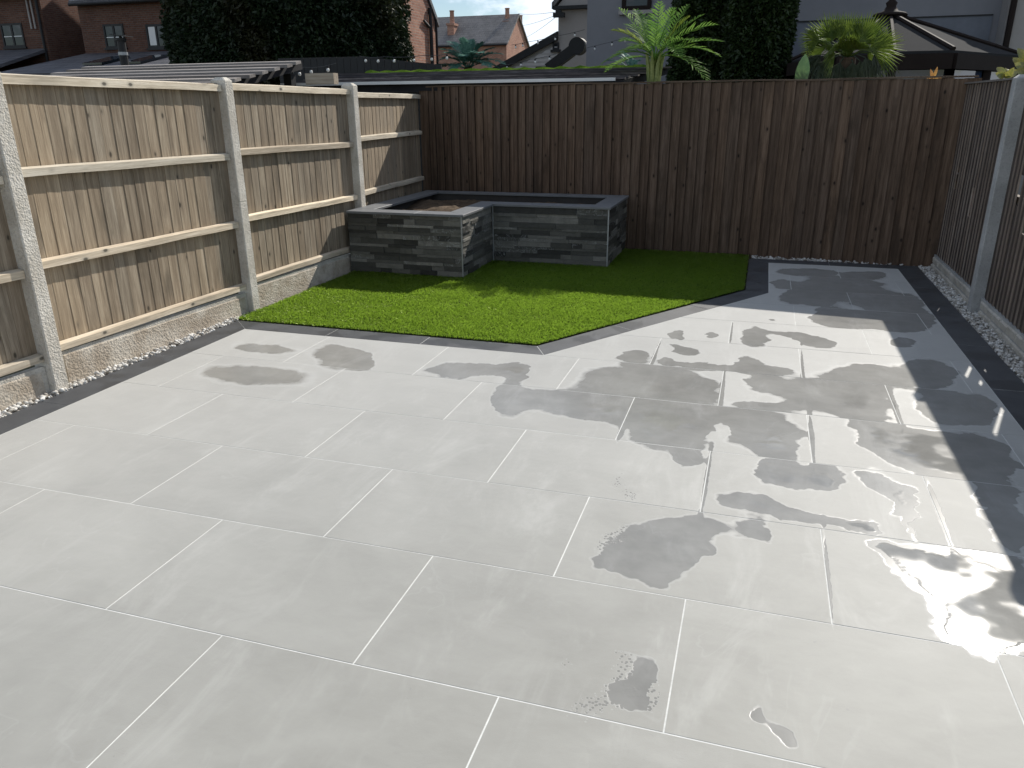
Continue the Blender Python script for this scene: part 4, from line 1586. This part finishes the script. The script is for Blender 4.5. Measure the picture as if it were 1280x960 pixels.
# ---- conservatory
con = empty('conservatory', (2.6, 10.5, 0))
tag(con, 'dark brown conservatory with hipped tinted roof and finial', 'conservatory')
e0 = at(990, 76, 11.4)
e1 = at(1046, 70, 9.6)
e2 = at(1191, 68, 9.6)
e3 = at(1279, 66, 11.4)
ze = 2.07
E_ = [Vector((e0.x, 11.4, ze)), Vector((e1.x, 9.6, ze)), Vector((e2.x, 9.6, ze)), Vector((e3.x, 11.4, ze))]
ap = at(1112, 23, 11.0)
W0, W3 = Vector((E_[0].x, YD - 0.04, ze)), Vector((E_[3].x, YD - 0.04, ze))
RB = Vector((ap.x, YD - 0.04, ap.z))
ringE = [W0] + E_ + [W3]
facets = [(W0, E_[0], ap, RB), (E_[0], E_[1], ap), (E_[1], E_[2], ap), (E_[2], E_[3], ap), (E_[3], W3, RB, ap)]
for f in facets:
    child(MB().prism([(p.x, p.y, p.z + 0.02) for p in f], (0, 0, 0.03)).build('roof_panel', M['conroof']), con)
for a, b in [(E_[0], ap), (E_[1], ap), (E_[2], ap), (E_[3], ap), (ap, RB), ((E_[1] + E_[2]) / 2, ap)]:
    up = Vector((0, 0, 0.065))
    child(MB().tube([a + up, b + up], 0.030, 6).build('roof_bar', M['brownframe']), con)
mid = sum(E_, Vector()) / 4
for k in range(5):
    a, b = ringE[k], ringE[k + 1]
    t_ = (b - a).normalized()
    nrm = Vector((t_.y, -t_.x, 0))
    if (a - mid).dot(nrm) < 0:
        nrm = -nrm
    lo, hi = -0.16, 0.016
    ring = [a + nrm * 0.06, b + nrm * 0.06, b - nrm * 0.04, a - nrm * 0.04]
    child(MB().prism([(p.x, p.y, ze + lo) for p in ring], (0, 0, hi - lo)).build('eaves_beam', M['brownframe']), con)
    ring = [a, b, b - nrm * 0.1, a - nrm * 0.1]
    child(MB().prism([(p.x, p.y, 0.0) for p in ring], (0, 0, 0.6)).build('dwarf_wall', M['brick']), con)
    L = (b - a).length
    npn = 2 if k == 2 else max(1, round(L / 1.0))
    for q in range(npn):
        s0, s1 = a + t_ * (L * q / npn + 0.04), a + t_ * (L * (q + 1) / npn - 0.04)
        ring = [s0 - nrm * 0.035, s1 - nrm * 0.035, s1 - nrm * 0.05, s0 - nrm * 0.05]
        child(MB().prism([(p.x, p.y, 0.62) for p in ring], (0, 0, ze - 0.165 - 0.62)).build('pane', M['glass_blue' if k == 3 else 'glass']), con)
        for e in (a + t_ * (L * q / npn), b):
            if e is b and q < npn - 1:
                continue
            o = MB().box(e.x - 0.045, e.y - 0.045, 0.6, e.x + 0.045, e.y + 0.045, ze - 0.161).build('mullion', M['brownframe'])
            child(o, con)
child(MB().lathe((ap.x, ap.y, ap.z + 0.03), [(0.23, 0.0), (0.20, 0.035), (0.10, 0.06), (0.06, 0.12), (0.075, 0.16), (0.035, 0.2), (0.045, 0.24), (0.02, 0.3), (0.03, 0.34), (0.012, 0.4), (0.004, 0.52)], 14).build('finial', M['brownframe'], None, True), con)

# ---- neighbour's slatted shelter roof on the left
sh1 = empty('garden_shelter', (-6.2, 6.2, 0))
tag(sh1, "neighbour's shelter with a silvered slatted roof over the left fence", 'shelter')
ra, rb = Vector((-4.22, 5.35, 1.735)), Vector((-4.22, 7.05, 2.035))
XS = -7.35
for k in range(7):
    f0, f1 = k / 7, (k + 0.45) / 7
    p0, p1 = ra.lerp(rb, f0), ra.lerp(rb, f1)
    xr = random.uniform(-0.03, 0.03)
    o = MB().hexa([(XS, p0.y, p0.z), (p0.x + xr, p0.y, p0.z), (p1.x + xr, p1.y, p1.z), (XS, p1.y, p1.z), (XS, p0.y, p0.z + 0.035), (p0.x + xr, p0.y, p0.z + 0.035), (p1.x + xr, p1.y, p1.z + 0.03), (XS, p1.y, p1.z + 0.03)]).build('roof_slat', M['slat_pale'])
    child(o, sh1)
child(MB().hexa([(-7.3, 5.36, 1.65), (-4.3, 5.36, 1.65), (-4.3, 7.04, 1.955), (-7.3, 7.04, 1.955), (-7.3, 5.36, 1.728), (-4.3, 5.36, 1.728), (-4.3, 7.04, 2.028), (-7.3, 7.04, 2.028)]).build('roof_deck', M['felt']), sh1)
for (xx, yy, zz) in ((-4.4, 5.5, 1.66), (-4.4, 6.9, 1.90), (-7.2, 5.5, 1.66), (-7.2, 6.9, 1.90)):
    child(MB().box(xx - 0.05, yy - 0.05, 0, xx + 0.05, yy + 0.05, zz).build('post', M['black']), sh1)
p = at(384, 92, 6.6)
q = at(420, 103, 6.6)
bm_ = MB().box(p.x, 6.55, q.z - 0.02, at(420, 98, 6.6).x, 6.65, p.z + 0.0).build('timber_beam', M['timber'])
tag(bm_, 'short pale timber beam end between the two shed roofs', 'beam')
pst = empty('flue_pipe', at(156, 82, 7.6))
b0 = at(157, 86, 7.6)
zt = at(153, 51, 7.6).z
child(MB().tube([(b0.x, 7.6, 0.0), (b0.x, 7.6, zt)], 0.055, 12).build('pipe', M['black']), pst)
child(MB().lathe((b0.x, 7.6, zt + 0.0), [(0.056, 0.0), (0.075, 0.0), (0.075, 0.03), (0.056, 0.03)], 12).build('collar', M['black']), pst)
child(MB().prism([(b0.x - 0.09, 7.51, zt + 0.07), (b0.x + 0.13, 7.51, zt + 0.045), (b0.x + 0.13, 7.69, zt + 0.045), (b0.x - 0.09, 7.69, zt + 0.07)], (0, 0, 0.012)).build('cowl', M['black']), pst)
child(MB().tube([(b0.x, 7.6, zt), (b0.x, 7.6, zt + 0.065)], 0.02, 6).build('cowl_stem', M['black']), pst)
child(MB().tube([(b0.x, 7.6, zt - 0.18), (b0.x, 7.6, zt - 0.14)], 0.062, 12).build('pipe_joint', M['trim']), pst)
tag(pst, 'black stove flue pipe with cowl rising behind the left fence', 'flue')

# ---- long low shed roof behind the back fence
sh2 = empty('garden_shed', (-2.5, 7.9, 0))
tag(sh2, 'long low shed roof of weathered boards with mossy ridge behind the back fence', 'shed')
xl, xr = -4.75, -0.50
f0, f1 = Vector((0, 7.30, 1.775)), Vector((0, 8.55, 1.945))
for k in range(8):
    a, b = f0.lerp(f1, k / 8), f0.lerp(f1, (k + 1) / 8 + 0.02)
    sl_ = random.uniform(0.0, 0.012)
    xe = xr + 0.05 * k + random.uniform(-0.04, 0.04)
    xs_ = xl
    o = MB().hexa([(xs_, a.y, a.z + 0.012), (xe, a.y, a.z + 0.012 + sl_), (xe, b.y, b.z - 0.003 + sl_), (xs_, b.y, b.z - 0.003), (xs_, a.y, a.z + 0.030), (xe, a.y, a.z + 0.030 + sl_), (xe, b.y, b.z + 0.010 + sl_), (xs_, b.y, b.z + 0.010)]).build('roof_board', M['slat'])
    child(o, sh2)
child(MB().hexa([(xl, 7.3, 1.70), (xr - 0.02, 7.3, 1.70), (xr + 0.3, 8.6, 1.875), (xl, 8.6, 1.875), (xl, 7.3, 1.784), (xr - 0.02, 7.3, 1.784), (xr + 0.3, 8.6, 1.95), (xl, 8.6, 1.95)]).build('roof_deck', M['felt']), sh2)
child(MB().box(xl, 7.235, 1.776, xr - 0.1, 7.298, 1.809).build('fascia', M['blind']), sh2)
child(MB().box(xl + 0.1, 7.4, 0, xr - 0.15, 8.5, 1.69).build('wall', M['black']), sh2)
mv = []
mf = []
nseg = 60
for k in range(nseg + 1):
    xx = xl + 0.5 + (xr + 0.2 - xl - 0.5) * k / nseg
    h = 0.025 + 0.010 * math.sin(k * 1.7) + random.uniform(0, 0.010)
    b = len(mv)
    mv += [(xx, 8.50, 1.955), (xx, 8.56, 1.955 + h), (xx, 8.68, 1.955 + h * 0.8), (xx, 8.72, 1.94)]
    if k:
        mf += [(b - 4 + i, b + i, b + i + 1, b - 3 + i) for i in range(3)]
child(MB().add(mv, mf).build('mossy_ridge', M['moss']), sh2)

bw = empty('garden_wall', at(450, 80, 9.6))
tag(bw, 'low black boarded screen between the conifer and the brick house', 'screen')
xs_ = [at(348, 80, 9.6).x, at(452, 80, 9.6).x, at(552, 80, 9.6).x]
z_s = [at(348, 73, 9.6).z, at(452, 70.5, 9.6).z, at(552, 81, 9.6).z]
nb_ = 24
for k in range(nb_):
    xa, xb = xs_[0] + (xs_[2] - xs_[0]) * k / nb_, xs_[0] + (xs_[2] - xs_[0]) * (k + 1) / nb_ - 0.006
    zt = np.interp([xa, xb], xs_, z_s)
    child(MB().hexa([(xa, 9.6, 0), (xb, 9.6, 0), (xb, 9.63, 0), (xa, 9.63, 0), (xa, 9.6, zt[0]), (xb, 9.6, zt[1]), (xb, 9.63, zt[1]), (xa, 9.63, zt[0])]).build('plank', M['black']), bw)


# ---- festoon lights and overhead wires
def festoon(pts, Y, nb, label, sag=0.0, Y2=None):
    Y2 = Y if Y2 is None else Y2
    P = [at(p[0], p[1], Y + (Y2 - Y) * i / max(1, len(pts) - 1)) for i, p in enumerate(pts)]
    e = empty('festoon_lights', P[0])
    tag(e, label, 'string lights', 'festoon lights over the gardens')
    fine = []
    for i in range(len(P) - 1):
        for k in range(6):
            f = k / 6
            q = P[i].lerp(P[i + 1], f)
            q.z -= sag * 4 * f * (1 - f)
            fine.append(q)
    fine.append(P[-1])
    child(MB().tube(fine, 0.004, 5).build('cable', M['cable']), e)
    for k in range(nb):
        f = (k + 0.5) / nb * (len(fine) - 1)
        i = int(f)
        q = fine[i].lerp(fine[min(i + 1, len(fine) - 1)], f - i)
        child(MB().lathe((q.x, q.y, q.z - 0.028), [(0.014, 0.022), (0.014, 0.0)], 8).build('socket', M['black']), e)
        child(MB().lathe((q.x, q.y, q.z - 0.085), [(0.005, 0.012), (0.016, 0.020), (0.020, 0.034), (0.014, 0.05), (0.010, 0.0565)], 8).build('bulb', M['bulb'], None, True), e)


festoon([(361, 89), (378, 84), (420, 79)], 7.2, 4, 'string of bulbs sagging beside the slatted shelter roof', 0.02)
festoon([(449, 70), (480, 71), (530, 69), (568, 66)], 9.2, 6, 'string of bulbs in front of the brick gable end', 0.015)
festoon([(625, 82), (660, 75), (696, 67)], 12.0, 4, 'string of bulbs crossing below the white weatherboards', 0.01)
festoon([(640, 56), (655, 53), (690, 46), (731, 37)], 14.0, 5, 'highest string of bulbs, rising towards the grey house', 0.01)
festoon([(733, 60), (765, 52), (790, 45)], 13.5, 3, 'short string of bulbs on the grey wall left of the palm', 0.0)
for k, (p0, p1) in enumerate([((648, 17), (700, 14)), ((655, 48), (699, 18)), ((652, 32), (699, 17))]):
    a, b = at(*p0, 45), at(*p1, 24)
    pts = [a.lerp(b, f / 8) - Vector((0, 0, 0.06 * 4 * (f / 8) * (1 - f / 8))) for f in range(9)]
    o = MB().tube(pts, 0.007, 5).build('overhead_wire', M['cable'])
    tag(o, ('uppermost overhead wire crossing the cloud to the cream house', 'lowest overhead wire slanting up to the cream house', 'middle overhead wire slanting up to the cream house')[k], 'wire', 'overhead wires')


# ================================================================== PLANTS
def sprays(name, P, N, size, mat, par, droop=0.6, aspect=0.42):
    """small leaf clumps: bent two-triangle blades at points P, leaning along N"""
    n = len(P)
    d = N * 0.8 + rng.normal(0, 0.55, (n, 3))
    d[:, 2] -= droop * rng.uniform(0.2, 1.4, n)
    d /= np.linalg.norm(d, axis=1)[:, None]
    s = np.cross(d, rng.normal(0, 1, (n, 3)))
    s /= np.linalg.norm(s, axis=1)[:, None]
    L = size * rng.uniform(0.55, 1.45, n)[:, None]
    V = np.zeros((n, 4, 3))
    V[:, 0] = P - d * L * 0.35
    V[:, 1] = P + s * L * aspect * 0.5 + d * L * 0.1
    V[:, 2] = P + d * L * 0.65
    V[:, 3] = P - s * L * aspect * 0.5 + d * L * 0.1
    b = np.arange(n)[:, None] * 4
    F = np.concatenate([b + np.array([[0, 1, 2]]), b + np.array([[0, 2, 3]])])
    return child(obj(name, np_mesh(name, V.reshape(-1, 3), F, 3), mat), par)


def conifer(label, cx, cy, rx, ry, h, n, size, mat, z0=0.2, top=0.35, lump=0.12, freq=4.0):
    t_ = empty('conifer_tree', (cx, cy, 0))
    tag(t_, label, 'tree')
    pr = [(0.0, 0.18), (h * 0.5, 0.12), (h * 0.93, 0.03)]
    tm = MB().lathe((cx, cy, 0), [(r_, z_) for z_, r_ in pr], 10)
    for k in range(26):
        z_ = random.uniform(0.3, h * 0.85)
        a = random.uniform(0, 6.28)
        l_ = random.uniform(0.5, 0.85)
        e = Vector((cx + math.cos(a) * rx * l_ * (1 - z_ / h * 0.5), cy + math.sin(a) * ry * l_ * (1 - z_ / h * 0.5), z_ + 0.5))
        tm.tube([(cx, cy, z_), ((cx + e.x) / 2, (cy + e.y) / 2, z_ + 0.15), e], [0.05, 0.035, 0.01], 5)
    child(tm.build('trunk', M['bark']), t_)
    u = rng.uniform(0, 1, n)
    th = rng.uniform(0, 2 * np.pi, n)
    z = z0 + (h - z0) * u
    f = np.where(u < 1 - top, 1.0, np.sqrt(np.clip(1 - ((u - (1 - top)) / top) ** 2, 0, 1)))
    f *= 0.90 + 0.10 * np.clip(u / 0.15, 0, 1)
    bump = 1 + lump * (np.sin(th * freq + z * 2.1) * np.sin(z * 3.3 + th * 2) + 0.6 * np.sin(th * freq * 2.7 - z * 5.1) * np.sin(z * 7.7 + 1.3) + 0.4 * np.sin(th * freq * 6 + z * 9))
    depth = 1 - np.abs(rng.normal(0, 0.085, n))
    r = f * bump * depth
    P = np.stack([cx + np.cos(th) * rx * r, cy + np.sin(th) * ry * r, z], -1)
    N = np.stack([np.cos(th), np.sin(th), 0.25 + 0 * th], -1)
    # deeper foliage closes the crown so that nothing behind shows through its body
    k = n // 4
    P2 = np.stack([cx + np.cos(th[:k]) * rx * r[:k] * rng.uniform(0.35, 0.86, k), cy + np.sin(th[:k]) * ry * r[:k] * rng.uniform(0.35, 0.86, k), z[:k] * 0.97], -1)
    cw = sprays('crown', P, N, size, mat, t_)
    inner = sprays('inner_foliage', P2, N[:k], size * 2.6, mat, t_, aspect=0.8)
    inner.parent = cw
    inner.matrix_parent_inverse = cw.matrix_parent_inverse.inverted() @ Matrix.Translation(-t_.location)
    return t_


# large conifer on the left, built of two overlapping lobes in one crown
a, b = at(203, 70, 13.0), at(499, 70, 13.0)
conifer('huge dark rounded conifer towering behind the left fence', (a.x + b.x) / 2, 13.6, (b.x - a.x) / 2 * 0.95, 1.9, 5.4, 130000, 0.085, M['conifer'], top=0.42, lump=0.045, freq=5)
# columnar cypresses
a, b = at(838, 60, 12.2), at(912, 60, 12.2)
conifer('dark columnar cypress just behind the bright palm', (a.x + b.x) / 2, 12.4, (b.x - a.x) / 2 * 1.05, 0.5, 4.9, 42000, 0.075, M['cypress'], top=0.5, lump=0.09, freq=6)
a, b = at(903, 60, 12.0), at(991, 60, 12.0)
conifer('columnar cypress beside the conservatory, lit along its right edge', (a.x + b.x) / 2, 12.0, (b.x - a.x) / 2 * 0.98, 0.5, 5.1, 48000, 0.075, M['cypress'], top=0.5, lump=0.09, freq=6)


def frond(par, name, base, tip, lift, leaf, mat, npair=22, width=0.014, droop=0.35, rach=0.008, start=0.22):
    """pinnate frond: arching midrib with paired leaflets"""
    base, tip = Vector(base), Vector(tip)
    ctrl = base.lerp(tip, 0.45) + Vector((0, 0, lift))

    def pt(f):
        return base * (1 - f) ** 2 + ctrl * 2 * f * (1 - f) + tip * f * f
    mb = MB()
    mb.tube([pt(k / 10) for k in range(11)], [rach * (1 - 0.85 * k / 10) for k in range(11)], 5)
    for k in range(npair):
        f = start + (1 - start) * (k + 0.5) / npair
        p = pt(f)
        tg = (pt(min(1, f + 0.02)) - pt(f - 0.02)).normalized()
        sd_ = tg.cross(Vector((0, 0, 1)))
        sd_ = sd_.normalized() if sd_.length > 0.05 else Vector((1, 0, 0))
        upv = sd_.cross(tg).normalized()
        ll = leaf * math.sin(math.pi * (0.18 + 0.80 * (f - start) / (1 - start))) ** 0.7 * random.uniform(0.85, 1.12)
        for sg in (-1, 1):
            d = (sd_ * sg * 0.80 + tg * 0.62 + upv * 0.22 + Vector((random.gauss(0, .05), random.gauss(0, .05), random.gauss(0, .05)))).normalized()
            m1 = p + d * ll * 0.5 + Vector((0, 0, -droop * ll * 0.10))
            e = p + d * ll + Vector((0, 0, -droop * ll * 0.5))
            wv = tg.cross(d).cross(d).normalized() * width
            wv = (tg - d * tg.dot(d)).normalized() * width * 0.5
            b = len(mb.v)
            mb.v += [tuple(p - wv * 0.5), tuple(p + wv * 0.5), tuple(m1 + wv), tuple(m1 - wv), tuple(e)]
            mb.f += [(b, b + 1, b + 2, b + 3), (b + 3, b + 2, b + 4)]
    me = bpy.data.meshes.new(name)
    me.from_pydata(mb.v, [], mb.f)
    return child(obj(name, me, mat), par)


# bright feather palm at the fence
YP = 7.75
palm = empty('palm_tree', (at(818, 103, YP).x, YP, 0))
tag(palm, 'bright feathery palm with pale green stem at the back fence', 'palm')
pb = at(817, 100, YP)
stem = MB()
cr_ = at(819, 72, YP)
stem.tube([(pb.x, YP, 0), (pb.x + 0.01, YP, 1.2), (pb.x, YP, pb.z - 0.05), (cr_.x, YP, cr_.z)], [0.08, 0.06, 0.055, 0.03], 10)
for k in range(7):
    a = k * 0.9
    stem.tube([(pb.x + 0.04 * math.cos(a), YP + 0.04 * math.sin(a), pb.z - 0.12), (pb.x + 0.075 * math.cos(a), YP + 0.075 * math.sin(a), cr_.z - 0.06), (cr_.x + 0.11 * math.cos(a), YP + 0.11 * math.sin(a), cr_.z + 0.06)], [0.028, 0.022, 0.008], 6)
child(stem.build('trunk', M['trunk_green']), palm)
tips = [  # tip px, depth offset, lift, leaf, material
    ((773, 10), 0.15, 0.12, 0.16, 'frond'), ((764, 38), -0.15, 0.16, 0.15, 'frond_yellow'), ((825, 2), 0.1, 0.02, 0.14, 'frond'), ((860, 6), 0.3, 0.10, 0.15, 'frond'),
    ((862, 21), 0.05, 0.10, 0.16, 'frond_yellow'), ((897, 31), -0.1, 0.18, 0.20, 'frond'), ((903, 52), -0.2, 0.16, 0.17, 'frond'), ((901, 71), 0.0, 0.22, 0.17, 'frond'),
    ((884, 101), -0.3, 0.24, 0.19, 'frond'), ((752, 80), -0.2, 0.20, 0.15, 'frond'), ((757, 90), 0.15, 0.16, 0.14, 'frond'), ((808, 22), 0.3, 0.10, 0.14, 'frond'),
    ((795, 12), 0.3, 0.08, 0.15, 'frond'), ((842, 10), -0.15, 0.08, 0.15, 'frond'), ((880, 18), 0.25, 0.12, 0.16, 'frond'), ((775, 52), 0.1, 0.16, 0.15, 'frond'), ((868, 52), -0.4, 0.18, 0.16, 'frond'), ((770, 70), -0.3, 0.2, 0.14, 'frond'),
    ((790, 62), -0.45, 0.18, 0.14, 'frond'), ((850, 70), -0.5, 0.22, 0.15, 'frond'), ((840, 40), 0.45, 0.12, 0.15, 'frond'), ((785, 30), 0.4, 0.12, 0.15, 'frond')]
for (tp, dy, lift, leaf, mt) in tips:
    frond(palm, 'frond', (cr_.x + random.uniform(-0.02, 0.02), YP + dy * 0.1, cr_.z - 0.02), at(tp[0], tp[1], YP + dy), lift, leaf * 1.25, M[mt], 15, 0.019, 0.3)

# blue-green palm farther off
YQ = 11.2
palm2 = empty('palm_tree', (at(585, 80, YQ).x, YQ, 0))
tag(palm2, 'bluish green bushy palm in front of the distant slate roofed house', 'palm')
c2 = at(585, 84, YQ)
child(MB().tube([(c2.x, YQ, 0), (c2.x, YQ, c2.z)], [0.10, 0.07], 8).build('trunk', M['bark']), palm2)
for (px, py, dy, lift) in [(563, 52, 0.2, 0.14), (577, 48, -0.1, 0.08), (590, 50, 0.1, 0.08), (604, 53, 0.0, 0.1), (618, 60, 0.2, 0.16), (628, 68, -0.1, 0.2), (630, 80, -0.2, 0.22), (626, 87, 0.2, 0.2), (552, 62, 0.1, 0.18), (548, 76, -0.2, 0.2), (556, 66, -0.4, 0.16), (566, 88, -0.4, 0.2),
                           (600, 66, -0.5, 0.2), (580, 70, -0.5, 0.2), (612, 84, -0.4, 0.24), (545, 86, 0.1, 0.14), (535, 84, 0.2, 0.1)]:
    frond(palm2, 'frond', (c2.x, YQ, c2.z - 0.04), at(px, py, YQ + dy), lift, 0.22, M['frond_blue'], 20, 0.03, 0.5)


def fan(par, hub, direction, up, rad, mat, n=26, spread=2.5, droop=0.1, name='fan_leaf', stalk_from=None):
    hub = Vector(hub)
    d = Vector(direction).normalized()
    s = d.cross(Vector(up)).normalized()
    nn_ = s.cross(d)
    mb = MB()
    if stalk_from is not None:
        mb.tube([stalk_from, (Vector(stalk_from) + hub) / 2 + Vector((0, 0, 0.03)), hub], [0.011, 0.009, 0.006], 5)
    for k in range(n):
        a = (k / (n - 1) - 0.5) * spread
        ll = rad * (0.82 + 0.18 * math.cos(a)) * random.uniform(0.92, 1.06)
        dr = (d * math.cos(a) + s * math.sin(a) + nn_ * 0.12 * math.cos(3 * a)).normalized()
        side = (s * math.cos(a) - d * math.sin(a)).normalized() * rad * 0.030
        m1 = hub + dr * ll * 0.55 + nn_ * random.gauss(0, 0.006)
        e = hub + dr * ll + Vector((0, 0, -droop * ll * random.uniform(0.5, 1.4)))
        b = len(mb.v)
        mb.v += [tuple(hub - side * 0.15), tuple(hub + side * 0.15), tuple(m1 + side), tuple(m1 + nn_ * 0.012), tuple(m1 - side), tuple(e)]
        mb.f += [(b, b + 1, b + 2, b + 3), (b, b + 3, b + 4), (b + 3, b + 2, b + 5), (b + 4, b + 3, b + 5)]
    me = bpy.data.meshes.new(name)
    me.from_pydata(mb.v, [], mb.f)
    return child(obj(name, me, mat), par)


YN = 8.3
fp = empty('fan_palm', (at(1058, 95, YN).x, YN, 0))
tag(fp, 'backlit fan palm with drooping old leaves before the conservatory', 'palm')
hc = at(1060, 72, YN)
child(MB().tube([(hc.x, YN, 0), (hc.x, YN, hc.z)], [0.10, 0.085], 10).build('trunk', M['bark']), fp)
for (px, py, dx, dz, dy, rad, dr) in [
        (1040, 52, -0.55, 0.9, 0.1, 0.34, 0.03), (1060, 50, 0.05, 1.0, 0.2, 0.30, 0.02), (1078, 53, 0.55, 0.8, 0.0, 0.34, 0.03), (1024, 50, -1.0, 0.12, -0.2, 0.24, 0.10), (1032, 60, -0.9, 0.2, 0.2, 0.26, 0.1),
        (1090, 62, 0.95, 0.22, -0.1, 0.34, 0.08), (1084, 66, 0.9, -0.1, 0.2, 0.30, 0.25), (1050, 60, -0.2, 0.5, -0.8, 0.28, 0.2), (1070, 62, 0.2, 0.5, -0.8, 0.28, 0.2), (1044, 68, -0.6, 0.1, -0.7, 0.26, 0.3), (1062, 66, 0.0, 0.9, -0.5, 0.26, 0.1),
        (1050, 48, -0.25, 1.0, 0.4, 0.30, 0.02), (1070, 56, 0.35, 1.0, 0.4, 0.32, 0.02)]:
    fan(fp, at(px, py, YN - 0.15 * (dy < 0)), (dx, dy, dz), (0.1, -1, 0.35), rad, M['fan'], 24, 2.3, dr, stalk_from=hc)
for (px, py, dx, dy, rad) in [(1036, 74, -0.35, -0.3, 0.26), (1050, 78, -0.1, -0.5, 0.26), (1066, 78, 0.1, -0.5, 0.26), (1082, 72, 0.3, -0.3, 0.30), (1094, 64, 0.55, -0.2, 0.32), (1026, 68, -0.6, -0.1, 0.24), (1075, 76, 0.2, 0.3, 0.28)]:
    fan(fp, at(px, py, YN - 0.1), (dx, dy, -0.8), (0.2, -1, 0.2), rad, M['fan_dead'], 18, 1.5, 0.6, 'old_leaf', stalk_from=hc)


def broad_leaf(par, base, tip, width, mat, bend=0.0, name='leaf', fold=0.25):
    base, tip = Vector(base), Vector(tip)
    ax = tip - base
    s = ax.cross(Vector((0.15, -1, 0.1))).normalized()
    nn_ = s.cross(ax).normalized()
    mb = MB()
    N_ = 8
    for k in range(N_ + 1):
        f = k / N_
        c = base + ax * f + nn_ * bend * math.sin(math.pi * f)
        wv = width * 0.5 * math.sin(math.pi * min(1, 0.06 + f * 0.94)) ** 0.75
        mb.v += [tuple(c - s * wv + nn_ * wv * fold), tuple(c), tuple(c + s * wv + nn_ * wv * fold)]
        if k:
            b = 3 * k
            mb.f += [(b - 3, b - 2, b + 1, b), (b - 2, b - 1, b + 2, b + 1)]
    me = bpy.data.meshes.new(name)
    me.from_pydata(mb.v, [], mb.f)
    me.polygons.foreach_set('use_smooth', [True] * len(me.polygons))
    return child(obj(name, me, mat), par)


YL = 7.6
bp = empty('broadleaf_plant', (at(1000, 104, YL).x, YL, 0))
tag(bp, 'single upright broad green leaf poking above the back fence', 'plant')
broad_leaf(bp, at(998, 112, YL), at(1007, 67, YL), 0.14, M['banana'], 0.02)
broad_leaf(bp, at(998, 125, YL), at(985, 106, YL + 0.1), 0.10, M['banana'], 0.02)
child(MB().tube([(at(998, 110, YL).x, YL, 0), at(998, 112, YL)], [0.02, 0.012], 6).build('stalk', M['trunk_green']), bp)

ol = empty('leafy_shrub', (at(1165, 100, 7.4).x, 7.4, 0))
tag(ol, 'small orange-leaved sprig above the back fence before the conservatory', 'plant')
bs = at(1165, 100, 7.4)
child(MB().tube([(bs.x, 7.4, 0), bs], [0.012, 0.006], 5).build('stem', M['bark']), ol)
for (px, py) in [(1172, 83), (1163, 86), (1178, 98), (1158, 98)]:
    broad_leaf(ol, bs, at(px, py, 7.4), 0.030, M['orange_leaf'], 0.01)


def shrub(label, px, py, Y, leaves, mat, wdt):
    e = empty('leafy_shrub', (at(px, py, Y).x, Y, 0))
    tag(e, label, 'plant')
    b0_ = at(px, py, Y)
    child(MB().tube([(b0_.x, Y, 0), b0_], [0.015, 0.008], 5).build('stem', M['bark']), e)
    for (bx_, by_, tx, ty, dy) in leaves:
        broad_leaf(e, at(bx_, by_, Y), at(tx, ty, Y + dy), wdt, mat, 0.02, fold=0.35)
    return e


shrub('yellow-green leafy shrub peeping over the corner of the right fence', 1257, 98, 6.6,
      [(1255, 97, 1246, 84, 0.05), (1255, 97, 1268, 84, -0.05), (1256, 97, 1271, 88, 0.1), (1254, 98, 1244, 91, -0.05), (1256, 96, 1258, 86, 0.1)], M['croton'], 0.06)
shrub('taller yellow-green shrub at the right edge behind the concrete post', 1284, 98, 6.0,
      [(1282, 92, 1266, 72, 0.1), (1283, 90, 1268, 79, 0.0), (1282, 84, 1272, 60, 0.1), (1284, 80, 1290, 58, 0.0), (1280, 92, 1268, 88, -0.1), (1284, 90, 1298, 70, 0.1), (1282, 76, 1284, 52, 0.0)], M['croton'], 0.07)

# fern spilling over the shed roof beside the palm
fe = empty('fern', (at(780, 88, 8.9).x, 8.9, 0))
tag(fe, 'dark green ferny fronds spilling over the shed roof left of the palm', 'plant')
fb_ = at(790, 90, 8.9)
child(MB().tube([(fb_.x, 8.9, 0), fb_], [0.03, 0.02], 6).build('stem', M['bark']), fe)
for (px, py, dy) in [(752, 84, 0), (758, 76, 0.1), (770, 70, 0.0), (784, 72, 0.1), (755, 91, -0.2), (768, 92, -0.3), (775, 64, 0.2), (798, 76, 0.1), (803, 84, -0.1)]:
    frond(fe, 'frond', fb_, at(px, py, 8.9 + dy), 0.10, 0.10, M['frond_blue'] if py < 78 else M['frond'], 18, 0.014, 0.5)
